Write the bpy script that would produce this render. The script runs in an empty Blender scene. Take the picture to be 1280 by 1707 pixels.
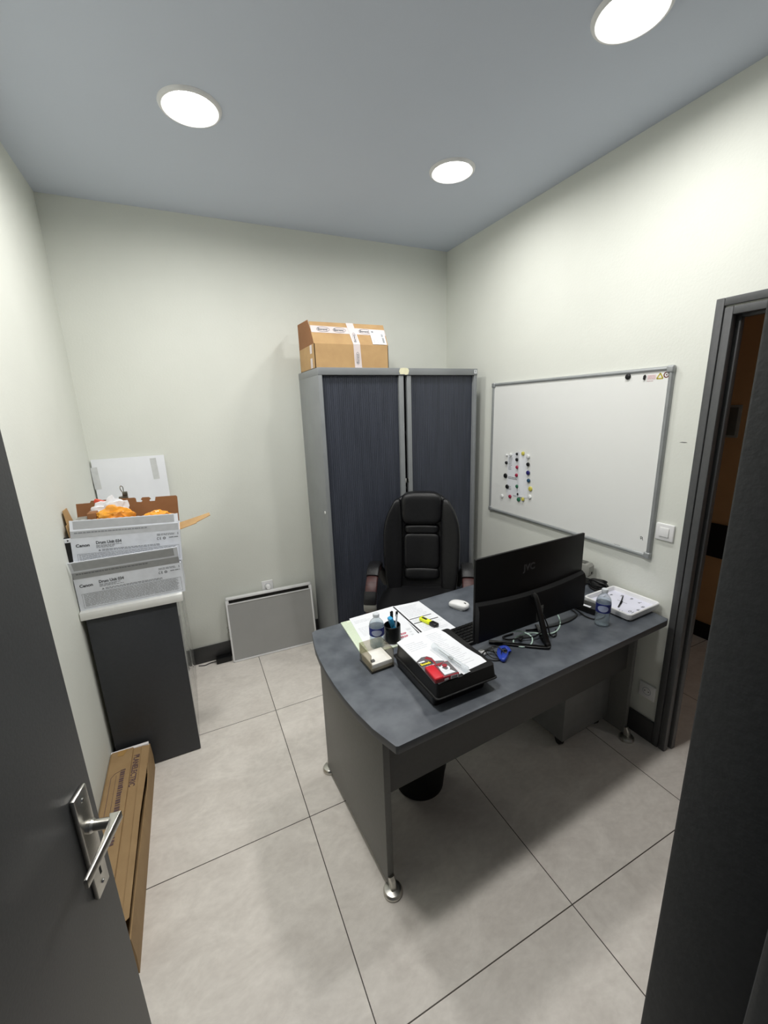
import bpy, bmesh, math, random
from mathutils import Vector, Matrix, Euler

random.seed(7)
SC = bpy.context.scene
COL = SC.collection
R = math.radians

# ------------------------------------------------------------------ camera
cam_data = bpy.data.cameras.new('camera')
cam = bpy.data.objects.new('camera', cam_data)
COL.objects.link(cam)
CY, CP, CR = 0.4356, -0.2462, -0.0345
_f = Vector((math.sin(CY) * math.cos(CP), math.cos(CY) * math.cos(CP), math.sin(CP)))
_r0 = Vector((math.cos(CY), -math.sin(CY), 0))
_u0 = _r0.cross(_f)
_r = _r0 * math.cos(CR) + _u0 * math.sin(CR)
_u = -_r0 * math.sin(CR) + _u0 * math.cos(CR)
_m = Matrix((_r, _u, -_f)).transposed().to_4x4()
_m.translation = Vector((-1.9861, -2.9716, 1.7395))
cam.matrix_world = _m
cam_data.sensor_fit = 'VERTICAL'
cam_data.sensor_height = 36.0
cam_data.lens = 691.06 / 1707 * 36.0
cam_data.clip_start = 0.01
cam_data.clip_end = 50
SC.camera = cam

# ------------------------------------------------------------------ world, exposure
world = bpy.data.worlds.new('world')
SC.world = world
world.use_nodes = True
world.node_tree.nodes['Background'].inputs[0].default_value = (0.55, 0.6, 0.7, 1)
world.node_tree.nodes['Background'].inputs[1].default_value = 0.05
SC.view_settings.view_transform = 'Standard'
SC.view_settings.look = 'None'
SC.view_settings.gamma = 1.0
SC.view_settings.exposure = 1.06
SC.view_settings.use_curve_mapping = False
SC.cycles.use_denoising = True
SC.cycles.max_bounces = 10
SC.cycles.diffuse_bounces = 6
SC.cycles.transmission_bounces = 8
SC.cycles.transparent_max_bounces = 24
SC.cycles.sample_clamp_indirect = 6.0

LAMP_GLOW = 8.0          # radiance of the lit diffuser itself
LAMP_POWER = 5.4        # watts of the LED disc behind it
LAMP_SPREAD = 172.0      # beam angle
LAMP_COLOR = (1.0, 0.985, 0.955)
LAMPS = [(-1.80, -0.955), (-0.61, -0.955), (-0.60, -1.885), (-1.80, -1.885)]

# ------------------------------------------------------------------ materials
def lin(c):
    r = []
    for v in c[:3]:
        v = v / 255.0
        r.append(v / 12.92 if v <= 0.04045 else ((v + 0.055) / 1.055) ** 2.4)
    return (r[0], r[1], r[2], 1.0)

def mat(name, c, rough=0.5, metal=0.0, c2=None, scale=20.0, bump=0.0, bscale=None, stretch=None,
        spec=0.5, alpha=1.0, trans=0.0, ior=1.45, emit=None, estr=0.0, coat=0.0, detail=4.0):
    m = bpy.data.materials.new(name)
    m.use_nodes = True
    nt = m.node_tree
    b = nt.nodes['Principled BSDF']
    b.inputs['Base Color'].default_value = lin(c)
    b.inputs['Roughness'].default_value = rough
    b.inputs['Metallic'].default_value = metal
    b.inputs['Specular IOR Level'].default_value = spec
    b.inputs['IOR'].default_value = ior
    b.inputs['Alpha'].default_value = alpha
    b.inputs['Transmission Weight'].default_value = trans
    b.inputs['Coat Weight'].default_value = coat
    if emit:
        b.inputs['Emission Color'].default_value = (*emit, 1)
        b.inputs['Emission Strength'].default_value = estr
    tc = nt.nodes.new('ShaderNodeTexCoord')
    mp = nt.nodes.new('ShaderNodeMapping')
    nt.links.new(tc.outputs['Object'], mp.inputs['Vector'])
    if stretch:
        mp.inputs['Scale'].default_value = stretch
    n = nt.nodes.new('ShaderNodeTexNoise')
    n.inputs['Scale'].default_value = scale
    n.inputs['Detail'].default_value = detail
    nt.links.new(mp.outputs['Vector'], n.inputs['Vector'])
    mx = nt.nodes.new('ShaderNodeMix')
    mx.data_type = 'RGBA'
    mx.inputs[6].default_value = lin(c)
    d = c2 if c2 else tuple(min(255, v * 1.04 + 1) for v in c)
    mx.inputs[7].default_value = lin(d)
    rp = nt.nodes.new('ShaderNodeMapRange')
    rp.inputs[1].default_value = 0.35
    rp.inputs[2].default_value = 0.65
    nt.links.new(n.outputs['Fac'], rp.inputs[0])
    nt.links.new(rp.outputs[0], mx.inputs[0])
    nt.links.new(mx.outputs[2], b.inputs['Base Color'])
    if bump:
        n2 = nt.nodes.new('ShaderNodeTexNoise')
        n2.inputs['Scale'].default_value = bscale or scale
        n2.inputs['Detail'].default_value = 6
        nt.links.new(mp.outputs['Vector'], n2.inputs['Vector'])
        bp = nt.nodes.new('ShaderNodeBump')
        bp.inputs['Strength'].default_value = bump
        bp.inputs['Distance'].default_value = 0.002
        nt.links.new(n2.outputs['Fac'], bp.inputs['Height'])
        nt.links.new(bp.outputs['Normal'], b.inputs['Normal'])
    return m

def clear_mat(name, tint, body=0.1, body_c=(240, 244, 246), rough=0.04, ior=1.45):
    """thin clear plastic: lets light straight through, a faint milky body and a Fresnel gloss"""
    m = bpy.data.materials.new(name)
    m.use_nodes = True
    nt = m.node_tree
    nt.nodes.remove(nt.nodes['Principled BSDF'])
    out = nt.nodes['Material Output']
    tr = nt.nodes.new('ShaderNodeBsdfTransparent')
    tr.inputs[0].default_value = lin(tint)
    df = nt.nodes.new('ShaderNodeBsdfDiffuse')
    df.inputs[0].default_value = lin(body_c)
    gl = nt.nodes.new('ShaderNodeBsdfGlossy')
    gl.inputs['Roughness'].default_value = rough
    lw = nt.nodes.new('ShaderNodeLayerWeight')
    lw.inputs[0].default_value = 0.5
    pw = nt.nodes.new('ShaderNodeMath')
    pw.operation = 'POWER'
    pw.inputs[1].default_value = 4.0
    nt.links.new(lw.outputs['Facing'], pw.inputs[0])
    fr_ = nt.nodes.new('ShaderNodeMath')
    fr_.operation = 'MULTIPLY_ADD'
    nt.links.new(pw.outputs[0], fr_.inputs[0])
    fr_.inputs[1].default_value = 0.7
    fr_.inputs[2].default_value = ((ior - 1) / (ior + 1)) ** 2
    a = nt.nodes.new('ShaderNodeMixShader')
    a.inputs[0].default_value = body
    nt.links.new(tr.outputs[0], a.inputs[1])
    nt.links.new(df.outputs[0], a.inputs[2])
    b = nt.nodes.new('ShaderNodeMixShader')
    nt.links.new(fr_.outputs[0], b.inputs[0])
    nt.links.new(a.outputs[0], b.inputs[1])
    nt.links.new(gl.outputs[0], b.inputs[2])
    nt.links.new(b.outputs[0], out.inputs[0])
    return m

def tile_material():
    m = bpy.data.materials.new('beige_floor_tile')
    m.use_nodes = True
    nt = m.node_tree
    b = nt.nodes['Principled BSDF']
    L = nt.links.new
    g = nt.nodes.new('ShaderNodeNewGeometry')
    sp = nt.nodes.new('ShaderNodeSeparateXYZ')
    L(g.outputs['Position'], sp.inputs[0])

    def mth(op, a, bb=None, v=None):
        n = nt.nodes.new('ShaderNodeMath')
        n.operation = op
        L(a, n.inputs[0])
        if bb is not None:
            L(bb, n.inputs[1])
        elif v is not None:
            n.inputs[1].default_value = v
        return n.outputs[0]
    T = 0.75
    cells, lines = [], []
    for out, o in ((sp.outputs[0], -1.713), (sp.outputs[1], -0.7488)):
        a = mth('ADD', out, v=-o + 7.5)
        a = mth('DIVIDE', a, v=T)
        cells.append(mth('FLOOR', a))
        fr = mth('FRACT', a)
        c = mth('SUBTRACT', fr, v=0.5)
        c = mth('ABSOLUTE', c)
        lines.append(mth('GREATER_THAN', c, v=0.5 - 0.0024))
    line = mth('MAXIMUM', lines[0], lines[1])
    cb = nt.nodes.new('ShaderNodeCombineXYZ')
    L(cells[0], cb.inputs[0])
    L(cells[1], cb.inputs[1])
    wn = nt.nodes.new('ShaderNodeTexWhiteNoise')
    L(cb.outputs[0], wn.inputs['Vector'])
    off = nt.nodes.new('ShaderNodeVectorMath')
    off.operation = 'MULTIPLY_ADD'
    L(wn.outputs['Color'], off.inputs[0])
    off.inputs[1].default_value = (7, 7, 7)
    L(g.outputs['Position'], off.inputs[2])
    # veined, cloudy porcelain stone
    mp = nt.nodes.new('ShaderNodeMapping')
    mp.inputs['Rotation'].default_value = (0, 0, R(35))
    mp.inputs['Scale'].default_value = (1, 1.6, 1)
    L(off.outputs[0], mp.inputs[0])
    n1 = nt.nodes.new('ShaderNodeTexNoise')
    n1.inputs['Scale'].default_value = 5.5
    n1.inputs['Detail'].default_value = 9
    n1.inputs['Roughness'].default_value = 0.68
    n1.inputs['Distortion'].default_value = 0.6
    L(mp.outputs[0], n1.inputs['Vector'])
    n2 = nt.nodes.new('ShaderNodeTexNoise')
    n2.inputs['Scale'].default_value = 40
    n2.inputs['Detail'].default_value = 6
    L(mp.outputs[0], n2.inputs['Vector'])
    s = mth('MULTIPLY', n2.outputs['Fac'], v=0.35)
    s = mth('ADD', n1.outputs['Fac'], s)
    rp = nt.nodes.new('ShaderNodeValToRGB')
    rp.color_ramp.elements[0].position = 0.48
    rp.color_ramp.elements[0].color = lin((214, 207, 199))
    rp.color_ramp.elements[1].position = 0.86
    rp.color_ramp.elements[1].color = lin((236, 230, 222))
    L(s, rp.inputs[0])
    mx = nt.nodes.new('ShaderNodeMix')
    mx.data_type = 'RGBA'
    L(line, mx.inputs[0])
    L(rp.outputs[0], mx.inputs[6])
    mx.inputs[7].default_value = lin((70, 62, 54))
    L(mx.outputs[2], b.inputs['Base Color'])
    b.inputs['Roughness'].default_value = 0.42
    b.inputs['Specular IOR Level'].default_value = 0.35
    return m

M = {}
M['wall'] = mat('painted_plaster', (228, 230, 222), 0.75, c2=(225, 227, 219), scale=3, bump=0.25, bscale=90, spec=0.25)
M['wall_bounce_cut'] = mat('bounce_cutting_grey_plaster', (112, 113, 113), 0.75, c2=(110, 111, 111), scale=3, bump=0.25, bscale=90, spec=0.25)  # unseen front wall, made grey to cut light bounced under the desk
M['ceiling'] = mat('ceiling_paint', (207, 214, 227), 0.85, c2=(206, 213, 226), scale=4, bump=0.1, bscale=60, spec=0.15)
M['floor'] = tile_material()
M['charcoal_paint'] = mat('charcoal_paint', (70, 71, 72), 0.42, c2=(66, 67, 68), scale=160, bump=0.12, bscale=220)
M['skirting'] = mat('dark_skirting', (62, 62, 62), 0.4, scale=30)
M['casing'] = mat('door_casing_paint', (78, 79, 80), 0.4, scale=60)
M['steel'] = mat('brushed_steel', (200, 198, 192), 0.28, 1.0, scale=60, stretch=(1, 1, 12), bump=0.05)
M['chrome'] = mat('satin_chrome', (205, 204, 200), 0.18, 1.0, scale=30)
M['cab_grey'] = mat('cabinet_grey_metal', (128, 131, 133), 0.38, 0.0, scale=8, bump=0.04, bscale=200)
M['tambour'] = mat('dark_tambour', (62, 66, 77), 0.45, c2=(54, 58, 68), scale=12, stretch=(4, 4, 0.3))
M['tambour2'] = mat('light_grey_tambour', (165, 166, 163), 0.12, c2=(160, 161, 158), scale=6, coat=0.3)
M['black'] = mat('black_plastic', (15, 15, 16), 0.4, scale=60, bump=0.03)
M['blackgloss'] = mat('black_gloss_plastic', (14, 14, 15), 0.2, scale=20)
M['blackmatte'] = mat('black_matte', (14, 14, 14), 0.7, scale=30)
M['bin_black'] = mat('bin_black_plastic', (11, 11, 11), 0.6, scale=30, spec=0.25)
M['leather'] = mat('black_leather', (17, 17, 19), 0.40, c2=(21, 21, 23), scale=50, bump=0.35, bscale=180)
M['wood'] = mat('dark_cherry_wood', (72, 40, 38), 0.45, c2=(58, 30, 30), scale=12, stretch=(1, 8, 8))
M['kraft'] = mat('kraft_cardboard', (190, 155, 108), 0.75, c2=(182, 147, 102), scale=14, bump=0.08, bscale=60)
M['kraft2'] = mat('kraft_cardboard_brown', (160, 132, 94), 0.75, c2=(152, 124, 87), scale=14, bump=0.08, bscale=60)
M['kraft_in'] = mat('kraft_inside', (150, 104, 68), 0.8, c2=(142, 98, 62), scale=14)
M['white_print'] = mat('white_carton', (222, 225, 232), 0.5, scale=20)
M['grey_print'] = mat('grey_carton_print', (178, 180, 183), 0.55, c2=(172, 174, 177), scale=40)
M['ink_grey'] = mat('grey_ink', (128, 130, 134), 0.6)
M['ink_lightgrey'] = mat('light_grey_ink', (188, 190, 195), 0.6)
M['ink_dark'] = mat('dark_grey_ink', (86, 88, 92), 0.6)
M['ink'] = mat('black_ink', (34, 34, 38), 0.6)
M['ink_violet'] = mat('violet_ink', (92, 72, 74), 0.7)
M['ink_red'] = mat('red_ink', (196, 60, 90), 0.6)
M['paper'] = mat('white_paper', (236, 238, 242), 0.7, c2=(231, 233, 238), scale=5)
M['paper_green'] = mat('pale_green_paper', (216, 226, 205), 0.7, scale=9)
M['white'] = mat('white_plastic', (232, 232, 232), 0.32, scale=10)
M['foam'] = mat('white_foam', (226, 222, 222), 0.8, scale=60, bump=0.2)
M['board'] = mat('whiteboard_enamel', (238, 239, 236), 0.25, c2=(236, 237, 234), scale=2, spec=0.3)
M['alu'] = mat('anodised_aluminium', (160, 163, 164), 0.42, 0.4, scale=20)
M['heater_panel'] = mat('heater_grey_panel', (170, 170, 168), 0.5, c2=(166, 166, 164), scale=6)
M['worktop'] = mat('white_laminate', (232, 232, 229), 0.4, scale=6)
M['endpanel'] = mat('anthracite_laminate', (54, 56, 60), 0.5, scale=90, bump=0.05)
M['desktop'] = mat('slate_laminate', (74, 79, 87), 0.45, c2=(100, 105, 112), scale=11, bump=0.08, bscale=60, detail=9)
M['desk_edge'] = mat('slate_edging', (72, 75, 79), 0.45, scale=30)
M['desk_panel'] = mat('graphite_laminate', (106, 106, 103), 0.45, c2=(102, 102, 99), scale=80)
M['modesty'] = mat('shade_darkened_laminate', (74, 74, 73), 0.5, c2=(71, 71, 70), scale=80)  # side panel laminate again, with the modesty panel's shade put into its colour
M['ped'] = mat('pedestal_grey', (112, 113, 112), 0.45, scale=20)
M['label_blue'] = mat('navy_label', (44, 52, 128), 0.35, scale=10)
M['label_pale'] = mat('pale_blue_label', (180, 190, 220), 0.4, scale=60)
M['plastic_clear'] = clear_mat('clear_pet', (250, 252, 253), 0.10)
M['water'] = clear_mat('water', (246, 250, 252), 0.05, (225, 234, 240), 0.02, 1.2)
M['acrylic'] = clear_mat('smoked_acrylic', (234, 230, 221), 0.045, (150, 146, 136))
M['cap_clear'] = mat('frosted_cap', (232, 236, 240), 0.3, trans=0.35, scale=5)
M['yellow'] = mat('fluorescent_yellow', (228, 236, 40), 0.4)
M['cyan'] = mat('cyan_plastic', (50, 150, 200), 0.4)
M['orange_film'] = mat('orange_film', (242, 176, 62), 0.12, c2=(246, 150, 58), scale=8, bump=0.3, bscale=30, coat=0.4)
M['red'] = mat('red_carton', (206, 32, 46), 0.4)
M['darkred'] = mat('dark_red_plastic', (150, 40, 52), 0.4)
M['redcap'] = mat('orange_red_plastic', (214, 84, 60), 0.4)
M['carton_grey'] = mat('grey_carton_face', (98, 96, 98), 0.45)
M['labelyellow'] = mat('yellow_print', (240, 226, 60), 0.5)
M['mint'] = mat('mint_cable', (204, 230, 218), 0.45)
M['usb_blue'] = mat('blue_plastic', (50, 74, 176), 0.35)
M['monitor_grey'] = mat('dim_grey_letter', (58, 58, 60), 0.45)
M['mon_upper'] = mat('monitor_back_plastic', (9, 9, 10), 0.45, spec=0.3, scale=120, bump=0.05)
M['mon_lower'] = mat('monitor_housing', (13, 13, 15), 0.5, spec=0.3, scale=160, bump=0.1)
M['screen'] = mat('screen_glass', (8, 8, 10), 0.1)
M['device_grey'] = mat('warm_grey_plastic', (140, 140, 134), 0.4)
M['device_dark'] = mat('dark_grey_plastic', (82, 82, 78), 0.4)
M['corridor'] = mat('corridor_paint', (196, 152, 106), 0.8, c2=(190, 147, 102), scale=6)
M['tape_clear'] = mat('packing_tape', (226, 216, 216), 0.25, c2=(220, 208, 206), scale=8)
M['tape_grey'] = mat('double_sided_tape', (204, 206, 206), 0.4, scale=30)
M['cream'] = mat('cream_paper', (226, 222, 190), 0.6, scale=60)
M['lampglass'] = mat('lamp_diffuser', (255, 255, 255), 0.5, emit=LAMP_COLOR, estr=LAMP_GLOW)
M['clockface'] = mat('clock_face', (222, 222, 236), 0.35, scale=5)
M['grey_mid'] = mat('mid_grey', (120, 120, 120), 0.5)
for k, c in dict(m_white=(226, 227, 226), m_black=(22, 22, 24), m_yellow=(206, 196, 92), m_red=(158, 38, 68),
                 m_blue=(40, 38, 104), m_teal=(34, 70, 98), m_green=(50, 112, 84)).items():
    M[k] = mat('magnet_' + k[2:], c, 0.35)

# ------------------------------------------------------------------ mesh helpers
def bm_new():
    return bmesh.new()

def finish(name, bm, m, parent=None, smooth=True, angle=29):
    bmesh.ops.recalc_face_normals(bm, faces=bm.faces)
    me = bpy.data.meshes.new(name)
    bm.to_mesh(me)
    bm.free()
    for mm in (m if isinstance(m, (list, tuple)) else [m]):
        me.materials.append(mm)
    if smooth:
        for p in me.polygons:
            p.use_smooth = True
        me.set_sharp_from_angle(angle=R(angle))
    o = bpy.data.objects.new(name, me)
    COL.objects.link(o)
    if parent is not None:
        o.parent = parent
    return o

def tag(o, label=None, cat=None, group=None, kind=None):
    if label: o['label'] = label
    if cat: o['category'] = cat
    if group: o['group'] = group
    if kind: o['kind'] = kind
    return o

def thing(name, label, cat, loc=(0, 0, 0), rot=(0, 0, 0), group=None):
    o = bpy.data.objects.new(name, None)
    o.empty_display_size = 0.05
    COL.objects.link(o)
    o.location = loc
    o.rotation_euler = rot
    return tag(o, label, cat, group)

def add(bm, tmp, mtx=None, mi=0):
    if mtx is not None:
        bmesh.ops.transform(tmp, matrix=mtx, verts=tmp.verts)
    vm = {}
    for v in tmp.verts:
        vm[v] = bm.verts.new(v.co)
    for f in tmp.faces:
        try:
            nf = bm.faces.new([vm[v] for v in f.verts])
            nf.material_index = mi
        except ValueError:
            pass
    tmp.free()

def box(bm, lo, hi, bevel=0.0, mtx=None, mi=0, seg=2):
    t = bmesh.new()
    lo, hi = Vector(lo), Vector(hi)
    c, s = (lo + hi) / 2, hi - lo
    bmesh.ops.create_cube(t, size=1.0, matrix=Matrix.Translation(c) @ Matrix.Diagonal((abs(s.x), abs(s.y), abs(s.z), 1)))
    if bevel:
        bmesh.ops.bevel(t, geom=t.edges[:], offset=bevel, segments=seg, profile=0.5, affect='EDGES')
    add(bm, t, mtx, mi)

def prism(bm, pts, z0, z1, bevel=0.0, mtx=None, mi=0):
    t = bmesh.new()
    a = [t.verts.new((x, y, z0)) for x, y in pts]
    b = [t.verts.new((x, y, z1)) for x, y in pts]
    n = len(pts)
    t.faces.new(a[::-1])
    t.faces.new(b)
    for i in range(n):
        t.faces.new((a[i], a[(i + 1) % n], b[(i + 1) % n], b[i]))
    bmesh.ops.recalc_face_normals(t, faces=t.faces)
    if bevel:
        ed = [e for e in t.edges if abs(e.verts[0].co.z - e.verts[1].co.z) < 1e-6]
        bmesh.ops.bevel(t, geom=ed, offset=bevel, segments=2, profile=0.5, affect='EDGES')
    add(bm, t, mtx, mi)

def lathe(bm, prof, seg=32, mtx=None, mi=0, closed=False):
    t = bmesh.new()
    rings = []
    for r, z in prof:
        if r < 1e-6:
            rings.append([t.verts.new((0, 0, z))])
        else:
            rings.append([t.verts.new((r * math.cos(2 * math.pi * i / seg), r * math.sin(2 * math.pi * i / seg), z)) for i in range(seg)])
    for a, b in zip(rings[:-1], rings[1:]):
        for i in range(seg):
            j = (i + 1) % seg
            if len(a) == 1 and len(b) == 1:
                continue
            if len(a) == 1:
                t.faces.new((a[0], b[i], b[j]))
            elif len(b) == 1:
                t.faces.new((a[i], a[j], b[0]))
            else:
                t.faces.new((a[i], a[j], b[j], b[i]))
    add(bm, t, mtx, mi)

def smooth_path(pts, n=8):
    P = [Vector(p) for p in pts]
    if len(P) < 3:
        return P
    out = []
    ext = [P[0] * 2 - P[1]] + P + [P[-1] * 2 - P[-2]]
    for i in range(1, len(ext) - 2):
        p0, p1, p2, p3 = ext[i - 1], ext[i], ext[i + 1], ext[i + 2]
        for k in range(n):
            t = k / n
            out.append(0.5 * ((2 * p1) + (p2 - p0) * t + (2 * p0 - 5 * p1 + 4 * p2 - p3) * t * t + (3 * p1 - p0 - 3 * p2 + p3) * t ** 3))
    out.append(P[-1])
    return out

def tube(bm, pts, r, seg=8, n=8, flat=None, up=None, mtx=None, mi=0):
    """sweep a circle (or an ellipse flat=(a,b)) along a smoothed path"""
    P = smooth_path(pts, n) if n > 1 else [Vector(p) for p in pts]
    t = bmesh.new()
    rings = []
    nrm = None
    for i, p in enumerate(P):
        d = (P[min(i + 1, len(P) - 1)] - P[max(i - 1, 0)])
        if d.length < 1e-9:
            d = Vector((0, 0, 1))
        d.normalize()
        if up is not None:
            s = d.cross(Vector(up))
            if s.length < 1e-4:
                s = Vector((1, 0, 0))
            s.normalize()
            u = s.cross(d)
        else:
            if nrm is None:
                nrm = d.orthogonal().normalized()
            nrm = (nrm - d * nrm.dot(d))
            if nrm.length < 1e-6:
                nrm = d.orthogonal()
            nrm.normalize()
            u = nrm
            s = d.cross(u)
        ra, rb = flat if flat else (r, r)
        ring = []
        for k in range(seg):
            a = 2 * math.pi * k / seg
            ca, sa = math.cos(a), math.sin(a)
            if flat:
                q = 0.6
                ca = math.copysign(abs(ca) ** q, ca)
                sa = math.copysign(abs(sa) ** q, sa)
            ring.append(t.verts.new(p + s * (ra * ca) + u * (rb * sa)))
        rings.append(ring)
    for a, b in zip(rings[:-1], rings[1:]):
        for k in range(seg):
            t.faces.new((a[k], a[(k + 1) % seg], b[(k + 1) % seg], b[k]))
    t.faces.new(rings[0][::-1])
    t.faces.new(rings[-1])
    add(bm, t, mtx, mi)

def cushion(bm, w, d, h, k=5.0, n=14, fn=None, mtx=None, mi=0):
    t = bmesh.new()
    bmesh.ops.create_cube(t, size=2.0)
    bmesh.ops.subdivide_edges(t, edges=t.edges[:], cuts=n, use_grid_fill=True)
    for v in t.verts:
        x, y, z = v.co
        s = (abs(x) ** k + abs(y) ** k + abs(z) ** k) ** (1 / k)
        v.co = Vector((x / s * w / 2, y / s * d / 2, z / s * h / 2))
        if fn:
            v.co = Vector(fn(*v.co))
    add(bm, t, mtx, mi)

def slab(bm, quad, th, mi=0):
    """a thick sheet: quad (any planar polygon in 3-D) given thickness th against its normal"""
    q = [Vector(p) for p in quad]
    nrm = (q[1] - q[0]).cross(q[-1] - q[0]).normalized()
    t = bmesh.new()
    a = [t.verts.new(p) for p in q]
    b = [t.verts.new(p - nrm * th) for p in q]
    n = len(q)
    t.faces.new(a)
    t.faces.new(b[::-1])
    for i in range(n):
        t.faces.new((a[i], b[i], b[(i + 1) % n], a[(i + 1) % n]))
    bmesh.ops.recalc_face_normals(t, faces=t.faces)
    add(bm, t, None, mi)

def frame_mtx(o, xd, yd):
    x = Vector(xd).normalized()
    y = Vector(yd)
    y = (y - x * y.dot(x)).normalized()
    z = x.cross(y)
    m = Matrix((x, y, z)).transposed().to_4x4()
    m.translation = Vector(o)
    return m

def text(name, body, size, o, xd, yd, m, parent=None, depth=0.0006, align='LEFT', bold=0.0, sx=1.0):
    cu = bpy.data.curves.new(name, 'FONT')
    cu.body = body
    cu.size = size
    cu.align_x = align
    cu.extrude = depth / 2
    cu.offset = bold * size
    cu.resolution_u = 3
    tmp = bpy.data.objects.new(name + '_tmp', cu)
    COL.objects.link(tmp)
    dg = bpy.context.evaluated_depsgraph_get()
    me = bpy.data.meshes.new_from_object(tmp.evaluated_get(dg))
    bpy.data.objects.remove(tmp)
    me.name = name
    mt = frame_mtx(o, xd, yd) @ Matrix.Translation((0, 0, depth / 2)) @ Matrix.Diagonal((sx, 1, 1, 1))
    me.transform(mt)
    me.materials.clear()
    me.materials.append(m)
    ob = bpy.data.objects.new(name, me)
    COL.objects.link(ob)
    if parent is not None:
        ob.parent = parent
    return ob

def rect(bm, o, xd, yd, x0, y0, x1, y1, th=0.0004, mi=0, lift=0.0):
    """thin printed patch on a plane"""
    box(bm, (x0, y0, lift), (x1, y1, lift + th), mtx=frame_mtx(o, xd, yd), mi=mi)

def text_rows(bm, o, xd, yd, x0, y0, x1, y1, rows, fill=0.55, minw=0.006, maxw=0.02, ragged=0.0, th=0.0004, lift=0.0):
    h = (y1 - y0) / rows
    for i in range(rows):
        y = y0 + i * h
        x = x0
        end = x1 - random.random() * ragged * (x1 - x0)
        while x < end:
            w = min(random.uniform(minw, maxw), end - x)
            if w > minw * 0.3:
                rect(bm, o, xd, yd, x, y + h * (1 - fill) / 2, x + w, y + h * (1 + fill) / 2, th, lift=lift)
            x += w + minw * random.uniform(0.25, 0.5)

# ================================================================== THE SETTING
H, W, YF = 2.871, 2.517, -2.857      # ceiling height, room width, front wall
TH = 0.12
D2A, D2B, D2T = -1.982, -2.76, 2.045   # doorway in the right wall
D1A, D1B, D1T = -2.445, -1.7095, 2.05  # doorway in the front wall

def structure(name, bm, m, parent=None, **k):
    o = finish(name, bm, m, parent, **k)
    if parent is None:
        o['kind'] = 'structure'
    return o

bm = bm_new(); box(bm, (-W - TH, -4.4, -0.1), (1.45, TH, 0.0)); structure('floor', bm, M['floor'])
bm = bm_new(); box(bm, (-W - TH, YF - TH, H), (TH, TH, H + 0.1)); structure('ceiling', bm, M['ceiling'])
bm = bm_new(); box(bm, (-W - TH, 0, 0), (TH, TH, H)); structure('wall_back', bm, M['wall'])
bm = bm_new(); box(bm, (-W - TH, YF - TH, 0), (-W, 0, H)); structure('wall_left', bm, M['wall'])
bm = bm_new()
TR = 0.06            # thin partition
box(bm, (0, D2A + 0.031, 0), (TR, 0, H))
box(bm, (0, YF - TH, 0), (TR, D2B - 0.031, H))
box(bm, (0, D2B - 0.031, D2T + 0.031), (TR, D2A + 0.031, H))
structure('wall_right', bm, M['wall'])
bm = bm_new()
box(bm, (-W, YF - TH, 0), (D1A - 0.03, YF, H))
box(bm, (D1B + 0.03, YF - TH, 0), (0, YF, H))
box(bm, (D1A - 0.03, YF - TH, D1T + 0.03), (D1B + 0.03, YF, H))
structure('wall_front', bm, M['wall_bounce_cut'])

# baseboards
bm = bm_new(); box(bm, (-W, -0.014, 0), (0, 0, 0.122), 0.003); structure('baseboard_back', bm, M['skirting'])
bm = bm_new(); box(bm, (-0.014, -1.919, 0), (0, -0.014, 0.122), 0.003); structure('baseboard_right', bm, M['skirting'])
bm = bm_new(); box(bm, (-W, YF, 0), (-W + 0.014, -0.014, 0.122), 0.003); structure('baseboard_left', bm, M['skirting'])

# casing of the doorway in the right wall: architrave, inner frame, rebate and stop
bm = bm_new()
def u_frame(bm, a, b, top, x0, x1, w, bev=0.003):
    # a, b: opening edges (y), legs of width w outside the opening
    box(bm, (x0, a, 0), (x1, a + w, top + w), bev)
    box(bm, (x0, b - w, 0), (x1, b, top + w), bev)
    box(bm, (x0, b, top), (x1, a, top + w), bev)
u_frame(bm, D2A + 0.032, D2B - 0.032, D2T + 0.036, -0.014, 0.0, 0.030)
u_frame(bm, D2A, D2B, D2T, -0.010, 0.020, 0.030)
u_frame(bm, D2A + 0.010, D2B - 0.010, D2T + 0.010, 0.020, 0.040, 0.020)
u_frame(bm, D2A - 0.008, D2B + 0.008, D2T - 0.008, 0.040, TR + 0.008, 0.038)
structure('trim_1', bm, M['casing'])

# jamb of the doorway in the front wall, the camera stands in it
bm = bm_new()
def jamb(bm, x_open, side):
    s = side
    def bb(xa, xb, ya, yb, bev):
        box(bm, (min(xa, xb), ya, 0), (max(xa, xb), yb, D1T + 0.04), bev)
    bb(x_open, x_open + s * 0.029, YF - 0.052, YF + 0.010, 0.002)
    bb(x_open - s * 0.012, x_open + s * 0.029, YF - TH, YF - 0.048, 0.005)
    bb(x_open + s * 0.006, x_open + s * 0.07, YF, YF + 0.008, 0.002)
jamb(bm, D1B, 1)
jamb(bm, D1A, -1)
box(bm, (D1A, YF - TH, D1T), (D1B, YF + 0.010, D1T + 0.03), 0.002)
box(bm, (D1A - 0.07, YF, D1T + 0.03), (D1B + 0.07, YF + 0.010, D1T + 0.1), 0.002)
structure('trim_2', bm, M['charcoal_paint'])

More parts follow.
